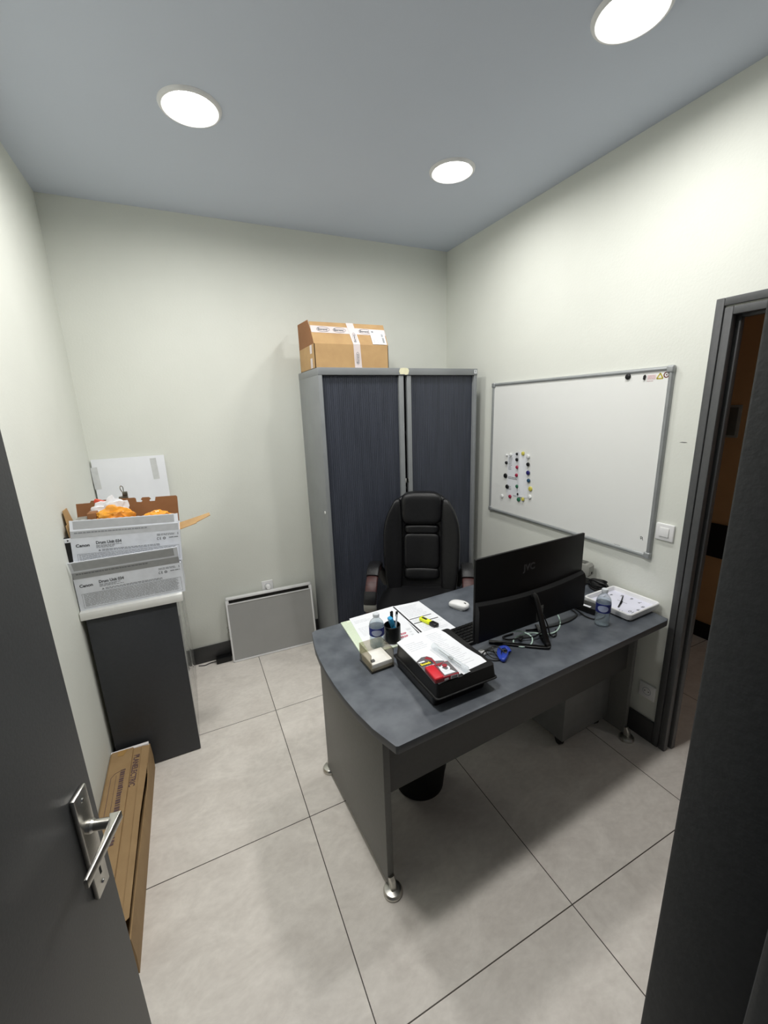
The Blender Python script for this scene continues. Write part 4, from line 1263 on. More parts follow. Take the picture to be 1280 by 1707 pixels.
# ---- keyboard
kb = thing('keyboard', 'black keyboard half hidden behind the monitor', 'keyboard', (-1.045, -1.700, ZT), (0, 0, R(4)))
bm = bm_new(); box(bm, (0, 0, 0.0), (0.44, 0.135, 0.016), 0.004); finish('case', bm, M['black'], kb)
bm = bm_new()
for r_ in range(6):
    for c_ in range(22):
        box(bm, (0.008 + c_ * 0.0193, 0.008 + r_ * 0.020, 0.016), (0.008 + c_ * 0.0193 + 0.0165, 0.008 + r_ * 0.020 + 0.0165, 0.0215), 0.0015, seg=1)
finish('keys', bm, M['blackgloss'], kb)
# ---- mouse
ms = thing('computer_mouse', 'white wireless mouse on the desk left of the monitor', 'mouse', (-0.850, -1.388, ZT), (0, 0, R(28)))
def fm(x, y, z):
    return (x * (1 - 0.10 * (y / 0.05)), y, max(0.001, 0.0165 + z + 0.006 * math.cos((y + 0.012) / 0.06 * 1.5) - 0.003) if z > -0.012 else 0.001)
bm = bm_new(); cushion(bm, 0.060, 0.104, 0.033, 3.0, 12, fm); finish('shell', bm, M['white'], ms)
bm = bm_new(); lathe(bm, [(0, -0.0035), (0.008, -0.0035), (0.009, 0), (0.008, 0.0035), (0, 0.0035)], 18, mtx=Matrix.Translation((0, -0.032, 0.028)) @ Matrix.Rotation(R(90), 4, 'Y')); finish('scroll_wheel', bm, M['device_dark'], ms)

# ---- loose papers
def sheet(name, label, cat, quad, z, th=0.0008, m='paper'):
    o = thing(name, label, cat, (quad[0][0], quad[0][1], z))
    bm = bm_new(); slab(bm, [(x - quad[0][0], y - quad[0][1], th) for x, y in quad], th)
    finish('sheet', bm, M[m], o)
    return o, Vector((quad[0][0], quad[0][1], z + th))
# green pad on the left
gq = [(-1.446, -1.552), (-1.205, -1.560), (-1.200, -1.245), (-1.433, -1.250)]
g, go = sheet('note_pad', 'pale green lined pad under the white sheets at the desk corner', 'pad', gq, ZT, 0.006, 'paper_green')
bm = bm_new()
for k in range(26):
    rect(bm, (0.010, 0.075 + k * 0.0082, 0.0061), (1, 0, 0), (0, 1, 0), 0, 0, 0.20, 0.0012)
rect(bm, (0.012, 0.290, 0.0061), (1, 0, 0), (0, 1, 0), 0, 0, 0.03, 0.006)
finish('ruled_lines', bm, mat('pale_green_ink', (182, 200, 172), 0.7), g)
bm = bm_new(); rect(bm, (0.016, 0.050, 0.0061), (1, 0, 0), (0, 1, 0), 0, 0, 0.18, 0.002); rect(bm, (0.016, 0.060, 0.0061), (1, 0, 0), (0, 1, 0), 0, 0, 0.18, 0.002); finish('black_lines', bm, M['ink_grey'], g)
z1 = ZT + 0.0062
sA, oA = sheet('paper_sheet', 'white sheet with red print lying on the green pad', 'paper', [(-1.412, -1.540), (-1.160, -1.548), (-1.140, -1.222), (-1.384, -1.236)], z1)
sB, oB = sheet('paper_sheet', 'white form with black dividing lines under the yellow highlighter', 'paper', [(-1.152, -1.545), (-0.984, -1.556), (-0.997, -1.240), (-1.150, -1.226)], z1 + 0.0010)
bm = bm_new()
text_rows(bm, (-1.375 + 1.412, -1.30 + 1.540, 0.0009), (1, 0.03, 0), (-0.03, 1, 0), 0, 0, 0.09, 0.03, 3, 0.35, 0.008, 0.02, 0.4)
text_rows(bm, (0.03, 0.12, 0.0009), (1, 0, 0), (0, 1, 0), 0, 0, 0.15, 0.08, 8, 0.25, 0.008, 0.02, 0.5)
rect(bm, (0.222, 0.028, 0.0009), (1, 0, 0), (0, 1, 0), 0, 0, 0.011, 0.010); rect(bm, (0.226, 0.052, 0.0009), (1, 0, 0), (0, 1, 0), 0, 0, 0.011, 0.010)
rect(bm, (0.222, 0.074, 0.0009), (1, 0, 0), (0, 1, 0), 0, 0, 0.022, 0.016)
finish('printing', bm, mat('pale_ink', (212, 214, 219), 0.7), sA)
text('red_print', 'PREP', 0.018, (0.168, 0.026, 0.0009), (1, 0.05, 0), (-0.05, 1, 0), M['ink_red'], sA, 0.0004, bold=0.03)
text('red_print', 'PREP', 0.018, (0.172, 0.050, 0.0009), (1, 0.05, 0), (-0.05, 1, 0), M['ink_red'], sA, 0.0004, bold=0.03)
bm = bm_new()
rect(bm, (0.006, 0.018, 0.0009), (1, 0, 0), (0.02, 1, 0), 0.0, 0.0, 0.008, 0.295)
rect(bm, (0.018, 0.155, 0.0009), (1, 0, 0), (0, 1, 0), 0, 0, 0.120, 0.005); rect(bm, (0.018, 0.110, 0.0009), (1, 0, 0), (0, 1, 0), 0, 0, 0.132, 0.006)
finish('dividing_lines', bm, M['ink'], sB)
bm = bm_new()
text_rows(bm, (0.02, 0.17, 0.0009), (1, 0, 0), (0, 1, 0), 0.005, 0, 0.120, 0.12, 9, 0.25, 0.008, 0.03, 0.3)
text_rows(bm, (0.02, 0.12, 0.0009), (1, 0, 0), (0, 1, 0), 0.005, 0, 0.120, 0.03, 3, 0.25, 0.008, 0.03, 0.3)
text_rows(bm, (0.02, 0.02, 0.0009), (1, 0, 0), (0, 1, 0), 0.005, 0, 0.140, 0.08, 7, 0.25, 0.008, 0.03, 0.3)
finish('printing', bm, mat('form_ink', (206, 208, 215), 0.7), sB)

# ---- yellow highlighter
def marker(name, label, loc, rot, body, cap, L_=0.105):
    o = thing(name, label, 'highlighter', loc, rot)
    bm = bm_new(); box(bm, (0, -0.0125, 0.0), (L_ * 0.62, 0.0125, 0.017), 0.005, seg=3); finish('barrel', bm, body, o)
    bm = bm_new(); box(bm, (L_ * 0.62, -0.0135, 0.0), (L_, 0.0135, 0.018), 0.005, seg=3); finish('cap', bm, cap, o)
    return o
h1 = marker('highlighter_pen', 'yellow highlighter with black cap on the white form', (-1.088, -1.412, z1 + 0.0022), (0, 0, R(-73)), M['yellow'], M['black'])
bm = bm_new(); rect(bm, (0.012, -0.007, 0.0171), (1, 0, 0), (0, 1, 0), 0, 0, 0.03, 0.012); finish('print', bm, M['ink'], h1)

# ---- bottles
def bottle(label, loc, h, r):
    o = thing('water_bottle', label, 'bottle', loc, group='small clear water bottles')
    body = [(0, 0.0), (r * 0.80, 0.0), (r * 0.98, h * 0.03), (r, h * 0.07), (r * 0.97, h * 0.12), (r, h * 0.16), (r * 0.955, h * 0.20), (r * 0.99, h * 0.25), (r * 0.95, h * 0.30), (r * 0.99, h * 0.36),
            (r, h * 0.40), (r, h * 0.66), (r * 0.97, h * 0.70), (r * 0.86, h * 0.76), (r * 0.62, h * 0.82), (r * 0.42, h * 0.86), (r * 0.38, h * 0.88), (r * 0.38, h * 0.93)]
    bm = bm_new()
    inner = [(max(0, a - 0.0007), b + 0.0007) for a, b in body]
    lathe(bm, body + [(r * 0.38 - 0.0012, h * 0.93)] + inner[::-1][1:], 40)
    finish('bottle_body', bm, M['plastic_clear'], o, angle=60)
    bm = bm_new()
    wtr = [(max(0, a - 0.0014), b + 0.0014) for a, b in body if b < h * 0.75]
    lathe(bm, wtr + [(0, wtr[-1][1])], 40); finish('water', bm, M['water'], o, angle=60)
    bm = bm_new(); lathe(bm, [(r + 0.0005, h * 0.39), (r + 0.0009, h * 0.39), (r + 0.0009, h * 0.63), (r + 0.0005, h * 0.63)], 40); lb_ = finish('label_band', bm, M['label_blue'], o)
    bm = bm_new(); lathe(bm, [(r + 0.00015, h * 0.39), (r + 0.00045, h * 0.39), (r + 0.00045, h * 0.63), (r + 0.00015, h * 0.63)], 40); finish('label_backing', bm, M['label_pale'], lb_)
    bm = bm_new()
    # pale oval on the label, following the curve, turned to the room's doorway
    n = 24
    t = bmesh.new()
    a0 = math.atan2(-2.97 - loc[1], -1.99 - loc[0])
    c0 = t.verts.new(((r + 0.0014) * math.cos(a0), (r + 0.0014) * math.sin(a0), h * 0.51))
    vs = []
    for i in range(n):
        b = 2 * math.pi * i / n
        a = a0 + 0.72 * math.cos(b)
        rr = r + 0.0014
        vs.append(t.verts.new((rr * math.cos(a), rr * math.sin(a), h * 0.51 + h * 0.088 * math.sin(b))))
    mid = []
    for i in range(n):
        b = 2 * math.pi * i / n
        a = a0 + 0.36 * math.cos(b)
        rr = r + 0.0014
        mid.append(t.verts.new((rr * math.cos(a), rr * math.sin(a), h * 0.51 + h * 0.044 * math.sin(b))))
    for i in range(n):
        j = (i + 1) % n
        t.faces.new((vs[i], vs[j], mid[j], mid[i])); t.faces.new((mid[i], mid[j], c0))
    add(bm, t)
    finish('label_oval', bm, M['label_pale'], lb_)
    bm = bm_new(); lathe(bm, [(0, h), (r * 0.40, h), (r * 0.44, h * 0.985), (r * 0.44, h * 0.915), (r * 0.40, h * 0.915), (r * 0.40, h * 0.94), (0, h * 0.94)], 28); finish('cap', bm, M['cap_clear'], o)
bottle('small water bottle beside the pen cup at the left of the desk', (-1.362, -1.516, ZT + 0.0072), 0.152, 0.0315)
bottle('small water bottle in front of the clock at the right of the desk', (-0.378, -1.835, ZT + 0.0003), 0.175, 0.031)

# ---- pen cup
pc = thing('pen_cup', 'round black pen cup on the papers beside the water bottle', 'pen cup', (-1.285, -1.508, z1 + 0.0022))
bm = bm_new(); lathe(bm, [(0, 0.0), (0.034, 0.0), (0.0365, 0.003), (0.0365, 0.074), (0.0345, 0.076), (0.0330, 0.074), (0.0330, 0.005), (0, 0.005)], 36); finish('cup', bm, M['black'], pc)
PZ = z1 + 0.0075
def pen(name, label, base, top, r, body, tip, tipfrac=0.86):
    b, t_ = Vector(base), Vector(top)
    d = (t_ - b)
    o = thing(name, label, 'pen', base)
    q_ = d.to_track_quat('Z', 'Y').to_matrix().to_4x4()
    l = d.length
    bm = bm_new(); lathe(bm, [(0, 0), (r * 0.5, 0.0), (r, 0.008), (r, l * tipfrac), (0, l * tipfrac)], 14, mtx=q_); finish('barrel', bm, body, o)
    bm = bm_new(); lathe(bm, [(0, l * tipfrac), (r * 1.08, l * tipfrac), (r * 1.08, l * 0.97), (r * 0.7, l), (0, l)], 14, mtx=q_); finish('cap', bm, tip, o)
    bm = bm_new(); box(bm, (r, -0.0015, l * (tipfrac - 0.1)), (r + 0.003, 0.0015, l * 0.98), mtx=q_); finish('clip', bm, tip, o)
pen('ballpoint_pen', 'black pen standing in the black pen cup', (-1.280, -1.500, PZ), (-1.272, -1.482, PZ + 0.118), 0.0052, M['black'], M['blackgloss'])
pen('ballpoint_pen', 'white pen with dark tip standing in the black pen cup', (-1.272, -1.508, PZ), (-1.256, -1.502, PZ + 0.122), 0.0040, M['white'], M['black'], 0.90)
hb = marker('highlighter_pen', 'blue highlighter tilted in the black pen cup', (-1.284, -1.512, PZ + 0.004), (0, 0, 0), M['cyan'], M['cyan'])
hb.rotation_euler = Vector((-0.30, -0.02, 1.0)).to_track_quat('X', 'Z').to_euler()
hb.location = (-1.279, -1.520, PZ + 0.010)

# ---- acrylic note holder
nh = thing('note_holder', 'clear smoked acrylic note holder with white notes at the left of the desk', 'note holder', (-1.459, -1.676, ZT), (0, 0, R(3.0)))
s_ = 0.100; hz = 0.080; k = 0.0028
bm = bm_new()
box(bm, (0, 0, 0.0), (s_, 0.108, 0.004), 0.0005)
finish('base_plate', bm, M['black'], nh)
bm = bm_new(); box(bm, (0, 0, 0.0042), (k, 0.108, hz), 0.0006); finish('acrylic_wall', bm, M['acrylic'], nh)
bm = bm_new(); box(bm, (k, 0.108 - k, 0.0042), (s_ - k, 0.108, hz), 0.0006); finish('acrylic_wall', bm, M['acrylic'], nh)
bm = bm_new(); box(bm, (s_ - k, 0, 0.0042), (s_, 0.108, hz), 0.0006); finish('acrylic_wall', bm, M['acrylic'], nh)
bm = bm_new(); box(bm, (k, 0, 0.0042), (s_ - k, k, 0.020), 0.0006); finish('acrylic_wall', bm, M['acrylic'], nh)
nb = thing('note_block', 'block of white note paper inside the clear acrylic holder', 'note block', (-1.459, -1.676, ZT), (0, 0, R(3.0)))
bm = bm_new(); box(bm, (0.006, 0.006, 0.0045), (s_ - 0.005, 0.100, 0.034), 0.0005)
for i in range(9):
    box(bm, (0.0055, 0.0055, 0.006 + i * 0.003), (s_ - 0.0045, 0.1005, 0.0064 + i * 0.003))
finish('sheets', bm, mat('note_paper', (234, 232, 226), 0.7), nb)
mg = thing('memo_magnet', 'small dark grey square lying on the white note block', 'magnet', (-1.441, -1.648, ZT + 0.0342), (0, 0, R(8)))
bm = bm_new(); box(bm, (-0.007, -0.006, 0), (0.008, 0.006, 0.006), 0.001); finish('body', bm, M['grey_mid'], mg)
bm = bm_new(); box(bm, (-0.0055, -0.0045, 0.006), (0.0065, 0.0045, 0.0064)); finish('inlay', bm, M['device_dark'], mg)

# ---- two stacked letter trays
ta = R(1.0)
def tray_body(bm, w, d, h, flare, th, zf, flip=False):
    """open tray with flared walls: outline at the floor is smaller than at the rim"""
    t = bmesh.new()
    def ring(inset, z, rad=0.012):
        vs = []
        x0, x1, y0, y1 = inset, w - inset, inset, d - inset
        for cx_, cy_, a0 in ((x1 - rad, y1 - rad, 0), (x0 + rad, y1 - rad, 90), (x0 + rad, y0 + rad, 180), (x1 - rad, y0 + rad, 270)):
            for i in range(6):
                a = R(a0 + 90 * i / 5)
                vs.append(t.verts.new((cx_ + rad * math.cos(a), cy_ + rad * math.sin(a), z)))
        return vs
    prof = [(flare, 0), (0.002, h - 0.004), (-0.002, h - 0.003), (-0.003, h), (0.0015, h), (flare + th, th)]
    rs = [ring(i, z) for i, z in prof]
    n_ = len(rs[0])
    for a, b in zip(rs[:-1], rs[1:]):
        for i in range(n_):
            t.faces.new((a[i], a[(i + 1) % n_], b[(i + 1) % n_], b[i]))
    t.faces.new(rs[0][::-1]); t.faces.new(rs[-1])
    mt = Matrix.Identity(4)
    if flip:
        mt = Matrix.Translation((0, 0, h)) @ Matrix.Diagonal((1, 1, -1, 1))
    add(bm, t, mt @ Matrix.Translation((0, 0, 0)))
lt = thing('letter_tray', 'lower black letter tray resting on the desktop under the upturned one', 'tray', (-1.352, -1.948, ZT), (0, 0, ta))
bm = bm_new(); tray_body(bm, 0.238, 0.285, 0.046, 0.010, 0.0025, 0); finish('tray_shell', bm, M['black'], lt)
ut = thing('letter_tray', 'upper black letter tray turned over with papers lying on it', 'tray', (-1.348, -1.968, ZT + 0.0465), (0, 0, ta))
bm = bm_new(); tray_body(bm, 0.255, 0.300, 0.052, 0.007, 0.0025, 0, True); finish('tray_shell', bm, M['black'], ut)
bm = bm_new(); box(bm, (0.010, 0.292, 0.018), (0.245, 0.2945, 0.050), 0.001); finish('front_lip', bm, M['black'], ut)
zt_ = ZT + 0.0985
pq = [(-1.336, -1.958), (-1.118, -1.934), (-1.117, -1.900), (-1.130, -1.83), (-1.138, -1.70), (-1.150, -1.648), (-1.300, -1.655), (-1.345, -1.672)]
pt_, po_ = sheet('paper_stack', 'white printed sheets lying on the upturned black tray', 'paper', pq, zt_, 0.003)
bm = bm_new()
text_rows(bm, (0.105, 0.06, 0.0031), (1, 0.05, 0), (-0.05, 1, 0), 0.02, 0, 0.085, 0.22, 20, 0.25, 0.006, 0.02, 0.5)
text_rows(bm, (0.02, 0.02, 0.0031), (1, 0.05, 0), (-0.05, 1, 0), 0.02, 0, 0.18, 0.03, 3, 0.25, 0.006, 0.02, 0.5)
text_rows(bm, (0.01, 0.20, 0.0031), (1, 0.05, 0), (-0.05, 1, 0), 0.0, 0, 0.09, 0.06, 5, 0.25, 0.006, 0.02, 0.5)
finish('printing', bm, mat('sheet_ink', (212, 214, 220), 0.7), pt_)
zp = zt_ + 0.0034
# tape-dispenser pack with hang tab
sp = thing('tape_pack', 'red and dark grey carded tape dispenser pack on the papers', 'tape pack', (-1.299, -1.885, zp), (0, 0, R(-3)))
card = [(-0.046, -0.072), (0.044, -0.072), (0.046, 0.028), (0.030, 0.036), (0.016, 0.040), (0.016, 0.062), (0.004, 0.078), (-0.018, 0.080), (-0.047, 0.062)]
bm = bm_new(); prism(bm, card, 0, 0.0012); finish('card', bm, M['carton_grey'], sp)
bm = bm_new(); box(bm, (-0.046, -0.076, 0.0013), (0.047, 0.002, 0.019), 0.004, seg=3); bxp = finish('box', bm, M['darkred'], sp)
bm = bm_new(); box(bm, (-0.0468, -0.0768, 0.0120), (-0.012, 0.000, 0.0225), 0.006, seg=3); finish('red_front', bm, M['red'], bxp)
bm = bm_new()
rect(bm, (0, 0, 0.0191), (1, 0, 0), (0, 1, 0), -0.008, -0.072, 0.044, -0.004)
finish('dark_window', bm, M['carton_grey'], bxp)
bm = bm_new()
prism(bm, [(-0.006, -0.068), (0.036, -0.068), (0.028, -0.052), (0.012, -0.046), (-0.002, -0.016), (-0.006, -0.04)], 0.0196, 0.0202)
lathe(bm, [(0.010, 0.0), (0.010, 0.0012), (0.017, 0.0012), (0.017, 0.0)], 24, mtx=Matrix.Translation((0.014, -0.036, 0.0196)))
finish('white_artwork', bm, M['paper'], bxp)
bm = bm_new(); lathe(bm, [(0.0, 0.0), (0.0, 0.0024), (0.009, 0.0020), (0.010, 0.0)], 20, mtx=Matrix.Translation((0.020, -0.022, 0.0198))); prism(bm, [(0.0, -0.018), (0.022, -0.006), (0.014, -0.003), (-0.008, -0.008)], 0.0196, 0.0212); finish('roll_artwork', bm, M['darkred'], bxp)
bm = bm_new(); rect(bm, (0, -0.0763, 0.004), (1, 0, 0), (0, 0, 1), 0.012, 0.0, 0.042, 0.012); rect(bm, (0, -0.0763, 0.005), (1, 0, 0), (0, 0, 1), -0.012, 0, 0.004, 0.007); wl = finish('white_label', bm, M['paper'], bxp)
bm = bm_new()
for kx in range(8):
    rect(bm, (0, -0.0768, 0.004), (1, 0, 0), (0, 0, 1), 0.017 + kx * 0.0026, 0.001, 0.0182 + kx * 0.0026, 0.011)
finish('bars', bm, M['ink'], wl)
bm = bm_new(); prism(bm, [(-0.041, 0.030), (0.002, 0.030), (0.005, 0.034), (0.005, 0.042), (0.002, 0.046), (-0.041, 0.046), (-0.044, 0.042), (-0.044, 0.034)], 0.0012, 0.0022); bk = finish('black_badge', bm, M['ink'], sp)
text('badge_word', 'Scotch', 0.0165, (-0.0415, 0.0325, 0.0023), (1, 0, 0), (0, 1, 0), M['labelyellow'], bk, 0.0005, bold=0.04, sx=0.86)
bm = bm_new()
for i in range(3):
    rect(bm, (0, 0, 0.0013), (1, 0, 0), (0, 1, 0), -0.028 + i * 0.012, 0.014 - i * 0.0005, -0.019 + i * 0.012, 0.0235)
rect(bm, (0, 0, 0.0013), (1, 0, 0), (0, 1, 0), -0.042, 0.050, -0.018, 0.057)
finish('white_print', bm, M['paper'], sp)
bm = bm_new(); prism(bm, [(-0.012, 0.068), (0.002, 0.074), (0.013, 0.060), (0.014, 0.030), (0.008, 0.020), (0.006, 0.050)], 0.0012, 0.0017); finish('red_corner', bm, M['darkred'], sp)
# clear plastic tube (level-like) beside it
cp = thing('plastic_tube', 'clear plastic tube blister lying on the papers beside the tape pack', 'plastic tube', (-1.243, -1.772, zp), (0, 0, R(-83.0)))
bm = bm_new()
lathe(bm, [(0, 0.0), (0.008, 0.0), (0.0115, 0.003), (0.0115, 0.020), (0.0095, 0.023), (0.0095, 0.165), (0.0115, 0.168), (0.0115, 0.184), (0.008, 0.187), (0, 0.187)], 20, mtx=Matrix.Translation((0, 0, 0.0125)) @ Matrix.Rotation(R(90), 4, 'Y') @ Matrix.Diagonal((1, 1, 1, 1)))
finish('tube', bm, M['plastic_clear'], cp)
bm = bm_new(); box(bm, (0.002, -0.016, 0.0001), (0.186, 0.016, 0.0008)); finish('blister_card', bm, mat('pale_blister', (222, 224, 228), 0.25), cp)
bm = bm_new()
box(bm, (0.090, -0.005, 0.010), (0.112, 0.005, 0.016), 0.002); lathe(bm, [(0, 0), (0.0015, 0), (0.0015, 0.12), (0, 0.12)], 12, mtx=Matrix.Translation((0.035, 0, 0.0125)) @ Matrix.Rotation(R(90), 4, 'Y'))
finish('metal_core', bm, M['alu'], cp)

# ---- wall clock lying on the desk
ck = thing('wall_clock', 'square white wall clock lying face up at the right end of the desk', 'clock', (-0.143, -1.760, ZT + 0.003), (0, 0, R(3.0)))
hs_ = 0.122; fz = 0.034
bm = bm_new()
def rr(hw_, rad, n=6):
    v = []
    for cx_, cy_, a0 in ((hw_ - rad, hw_ - rad, 0), (-hw_ + rad, hw_ - rad, 90), (-hw_ + rad, -hw_ + rad, 180), (hw_ - rad, -hw_ + rad, 270)):
        for i in range(n):
            a = R(a0 + 90 * i / (n - 1)); v.append((cx_ + rad * math.cos(a), cy_ + rad * math.sin(a)))
    return v
t = bmesh.new()
rings = [[t.verts.new((x, y, z)) for x, y in rr(w_, r_)] for w_, r_, z in ((hs_ - 0.003, 0.018, 0.004), (hs_, 0.02, 0.010), (hs_, 0.02, fz - 0.003), (hs_ - 0.003, 0.018, fz), (hs_ - 0.007, 0.014, fz), (hs_ - 0.0095, 0.011, fz - 0.002), (hs_ - 0.012, 0.009, 0.013), (hs_ - 0.012, 0.009, 0.004))]
rings.append(rings[0])
for a, b in zip(rings[:-1], rings[1:]):
    for i in range(len(a)):
        t.faces.new((a[i], a[(i + 1) % len(a)], b[(i + 1) % len(a)], b[i]))
add(bm, t)
finish('frame', bm, M['white'], ck)
bm = bm_new(); box(bm, (-hs_ + 0.0115, -hs_ + 0.0115, 0.006), (hs_ - 0.0115, hs_ - 0.0115, 0.0125)); dial = finish('dial', bm, M['clockface'], ck)
bm = bm_new(); box(bm, (-hs_ + 0.01, -hs_ + 0.01, -0.003), (hs_ - 0.01, hs_ - 0.01, 0.0045), 0.002); finish('back_cover', bm, M['black'], ck)
for n_ in range(1, 13):
    a = R(180) - R(30 * n_)              # twelve points to -x
    cxn, cyn = 0.086 * math.cos(a), 0.086 * math.sin(a)
    if n_ % 3: cxn, cyn = cxn * 1.08, cyn * 1.08
    text('numeral', str(n_), 0.029, (cxn + 0.010, cyn, 0.0126), (0, 1, 0), (-1, 0, 0), M['ink_dark'], dial, 0.0004, align='CENTER', bold=0.0, sx=0.9)
def hand(ang, l, w_, name):
    bm = bm_new()
    prism(bm, [(-0.018, -w_ * 0.6), (l, -w_ * 0.4), (l, w_ * 0.4), (-0.018, w_ * 0.6)], 0.0150, 0.0160, mtx=Matrix.Rotation(ang, 4, 'Z'))
    finish(name, bm, M['ink'], ck)
hand(math.atan2(0.052, 0.105), 0.088, 0.006, 'minute_hand')
hand(math.atan2(-0.024, -0.060), 0.060, 0.008, 'hour_hand')
bm = bm_new(); lathe(bm, [(0, 0.0175), (0.004, 0.017), (0.005, 0.0125)], 16); finish('hand_hub', bm, M['ink'], ck)
bm = bm_new(); text_rows(bm, (0.02, -0.02, 0.0126), (0, 1, 0), (-1, 0, 0), 0, 0, 0.05, 0.006, 1, 0.5, 0.004, 0.01); finish('dial_print', bm, M['ink_grey'], dial)

# ---- black box with white sticker, between monitor and clock
eb = thing('black_adapter_box', 'flat black box with a white sticker between the monitor and the clock', 'device', (-0.318, -1.700, ZT), (0, 0, R(-78)))
bm = bm_new(); box(bm, (-0.062, -0.036, 0.002), (0.062, 0.030, 0.032), 0.004); finish('case', bm, M['black'], eb)
bm = bm_new(); box(bm, (-0.022, -0.034, 0.0322), (0.036, -0.018, 0.0328)); finish('white_sticker', bm, M['paper'], eb)
for x, y in ((-0.05, -0.028), (0.05, -0.028), (-0.05, 0.022), (0.05, 0.022)):
    bm = bm_new()
    box(bm, (x - 0.005, y - 0.004, 0), (x + 0.005, y + 0.004, 0.003))
    finish('rubber_foot', bm, M['blackmatte'], eb)

# ---- grey office device near the wall with a tangle of black leads below
dv_ = thing('label_printer', 'grey desktop device on a black stand against the wall behind the monitor', 'device', (-0.072, -1.455, ZT), (0, 0, R(12)))
bm = bm_new(); box(bm, (-0.055, -0.05, 0.0), (0.055, 0.06, 0.014), 0.005); tube(bm, [(0.0, 0.025, 0.01), (0.0, 0.03, 0.04), (0.0, 0.012, 0.072)], 0.02, 14, 6, flat=(0.026, 0.018), up=(0, 1, 0)); finish('stand', bm, M['black'], dv_)
bm = bm_new()
pr_ = [(-0.075, 0.085), (-0.055, 0.062), (0.02, 0.050), (0.060, 0.052), (0.066, 0.062), (0.064, 0.110), (0.052, 0.122), (-0.06, 0.122), (-0.075, 0.112)]
prism(bm, [(-p[0], p[1]) for p in pr_], -0.030, 0.030, 0.008, mtx=frame_mtx((0, 0, 0), (0, 1, 0), (0, 0, 1)))
finish('body', bm, M['device_grey'], dv_)
bm = bm_new(); box(bm, (-0.022, -0.035, 0.1222), (0.022, 0.05, 0.1245), 0.001); finish('top_lid', bm, M['device_dark'], dv_)
bm = bm_new(); box(bm, (-0.0055, -0.0672, 0.066), (0.0055, -0.0655, 0.078), 0.0004); finish('button', bm, M['blackmatte'], dv_)
lead = thing('cable_bundle', 'coiled bundle of black leads against the wall behind the clock', 'cable', (-0.085, -1.578, ZT))
bm = bm_new()
for k in range(7):
    ph = k * 0.9
    a_, b_ = 0.050 + 0.006 * math.sin(k * 2.1), 0.032 + 0.005 * math.cos(k * 1.7)
    pts = []
    for i in range(15):
        th_ = 2 * math.pi * i / 14 * 1.05 + ph
        pts.append((0.01 + b_ * math.cos(th_) * 0.8, a_ * math.sin(th_), 0.006 + 0.007 * k * 0.8 + 0.012 * (1 + math.sin(th_ * 1.5 + k)) * 0.6))
    tube(bm, pts, 0.0042, 8, 3)
finish('coils', bm, M['black'], lead)
bm = bm_new(); cushion(bm, 0.070, 0.060, 0.052, k=3.5, n=6, fn=lambda x, y, z: (x * 0.9 + 0.01, y, max(0.0008, z + 0.026 + 0.1 * y))); finish('power_brick', bm, M['blackmatte'], lead)

# ---- loose cables on the desk
def cable(name, label, pts, r, m, seg=8):
    o = thing(name, label, 'cable', pts[0])
    bm = bm_new(); tube(bm, [tuple(Vector(p) - Vector(pts[0])) for p in pts], r, seg, 8)
    finish('lead', bm, M[m], o)
    return o, Vector(pts[0])
zc = ZT + 0.0025
c1, o1 = cable('network_cable', 'mint green thin cable looped under the back of the monitor', [
    (-0.850, -1.738, zc + 0.040), (-0.805, -1.742, zc + 0.034), (-0.765, -1.752, zc + 0.022), (-0.752, -1.785, zc + 0.012), (-0.790, -1.818, zc + 0.006), (-0.835, -1.806, zc + 0.002), (-0.836, -1.765, zc + 0.004),
    (-0.790, -1.745, zc + 0.008), (-0.730, -1.765, zc + 0.016), (-0.690, -1.795, zc + 0.014), (-0.612, -1.788, zc + 0.002), (-0.535, -1.742, zc + 0.001), (-0.490, -1.680, zc + 0.008), (-0.500, -1.640, zc + 0.016)], 0.0030, 'mint')
c2, o2 = cable('video_cable', 'thick black cable hanging from the monitor ports and curling on the desk', [
    (-0.680, -1.765, ZT + 0.10), (-0.690, -1.785, ZT + 0.045), (-0.735, -1.790, ZT + 0.018), (-0.800, -1.765, ZT + 0.0115), (-0.850, -1.742, ZT + 0.0085), (-0.845, -1.712, ZT + 0.005), (-0.790, -1.712, ZT + 0.005)], 0.0036, 'black')
bm = bm_new(); cushion(bm, 0.034, 0.016, 0.012, 4, 6); pgx = finish('connector', bm, M['black'], c2); pgx.location = Vector((-0.797, -1.767, ZT + 0.0125)) - o2; pgx.rotation_euler = (0, 0, R(30))
c3, o3 = cable('power_cable', 'black power lead running along the desk behind the monitor to the right', [
    (-0.720, -1.716, ZT + 0.004), (-0.660, -1.735, ZT + 0.004), (-0.560, -1.752, ZT + 0.004), (-0.470, -1.748, ZT + 0.004), (-0.405, -1.722, ZT + 0.004), (-0.385, -1.660, ZT + 0.004), (-0.380, -1.600, ZT + 0.004)], 0.0036, 'black')
c4, o4 = cable('power_cable', 'black lead curling round the near side of the flat black box', [
    (-0.350, -1.615, ZT + 0.004), (-0.368, -1.690, ZT + 0.004), (-0.385, -1.760, ZT + 0.004), (-0.365, -1.800, ZT + 0.004), (-0.325, -1.802, ZT + 0.004), (-0.295, -1.790, ZT + 0.004)], 0.0030, 'black')
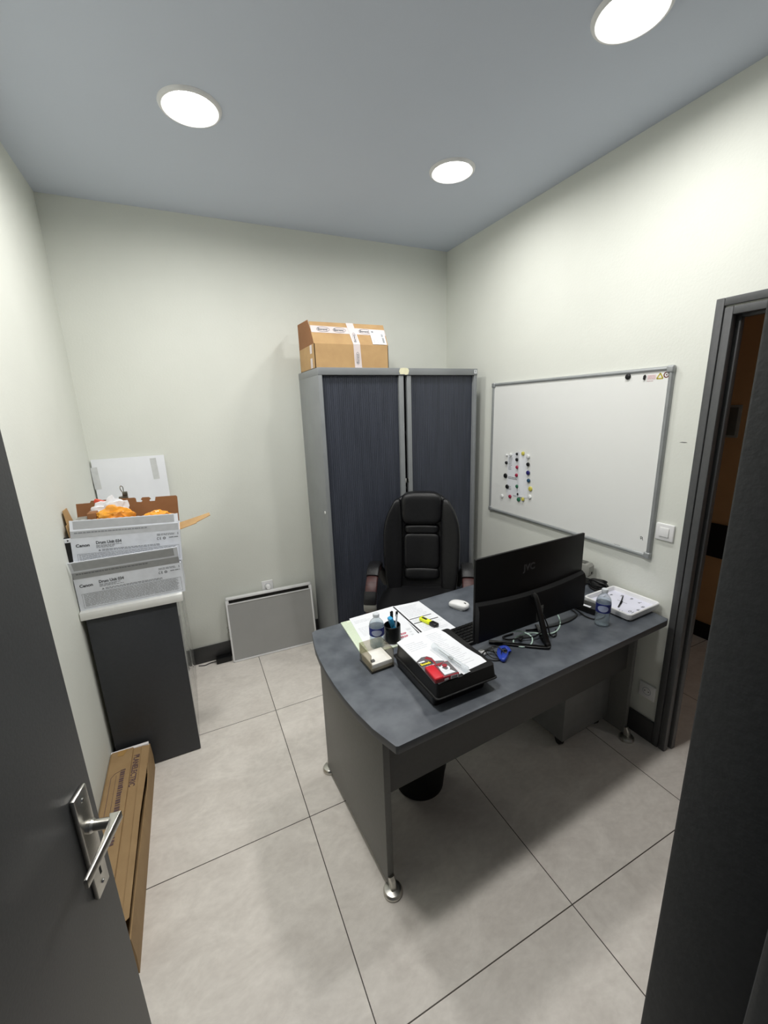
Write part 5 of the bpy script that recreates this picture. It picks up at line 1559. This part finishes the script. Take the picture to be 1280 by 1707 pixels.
c5, o5 = cable('video_cable', 'second black cable dropping from the monitor beside the stand leg', [
    (-0.668, -1.760, ZT + 0.09), (-0.662, -1.782, ZT + 0.05), (-0.668, -1.808, ZT + 0.012), (-0.640, -1.812, ZT + 0.0045), (-0.600, -1.775, ZT + 0.0045)], 0.0030, 'black')

# ---- blue device with a coiled black lead
ub = thing('usb_gadget', 'blue plastic gadget with coiled black lead in front of the monitor foot', 'gadget', (-0.935, -1.826, ZT), (0, 0, R(-52)))
bm = bm_new(); cushion(bm, 0.024, 0.070, 0.020, 3.5, 8, lambda x, y, z: (x * (1 + 4.0 * y), y - 0.012, z + 0.0105)); finish('blue_case', bm, M['usb_blue'], ub)
bm = bm_new(); tube(bm, [(-0.004, -0.040, 0.010), (-0.022, -0.010, 0.012), (-0.024, 0.026, 0.018), (-0.004, 0.042, 0.018), (0.014, 0.024, 0.012)], 0.006, 10, 8, flat=(0.0085, 0.0045), up=(0, 0, 1)); finish('blue_loop', bm, M['usb_blue'], ub)
bm = bm_new(); box(bm, (-0.007, -0.008, 0.0225), (0.007, 0.014, 0.0242), 0.0006); finish('metal_badge', bm, M['chrome'], ub)
bm = bm_new()
RL = Matrix.Rotation(R(80), 4, 'Z')
tube(bm, [(-0.005, 0.03, 0.012), (-0.020, 0.065, 0.018), (-0.045, 0.060, 0.02), (-0.052, 0.030, 0.012), (-0.030, 0.005, 0.006), (-0.012, 0.025, 0.010), (-0.022, 0.065, 0.016), (-0.050, 0.075, 0.014), (-0.066, 0.055, 0.008), (-0.050, 0.020, 0.004), (-0.025, -0.005, 0.004)], 0.0021, 8, mtx=RL)
tube(bm, [(-0.030, 0.010, 0.004), (-0.012, 0.045, 0.022), (0.000, 0.055, 0.030), (0.006, 0.03, 0.03), (0.0, 0.005, 0.02)], 0.0021, 8, mtx=RL)
finish('black_lead', bm, M['black'], ub)
bm = bm_new(); box(bm, (-0.010, -0.016, 0.0), (0.010, 0.016, 0.009), 0.002, mtx=RL @ Matrix.Translation((-0.030, 0.082, 0.003)) @ Matrix.Rotation(R(-15), 4, 'Z')); finish('white_plug', bm, M['white'], ub)
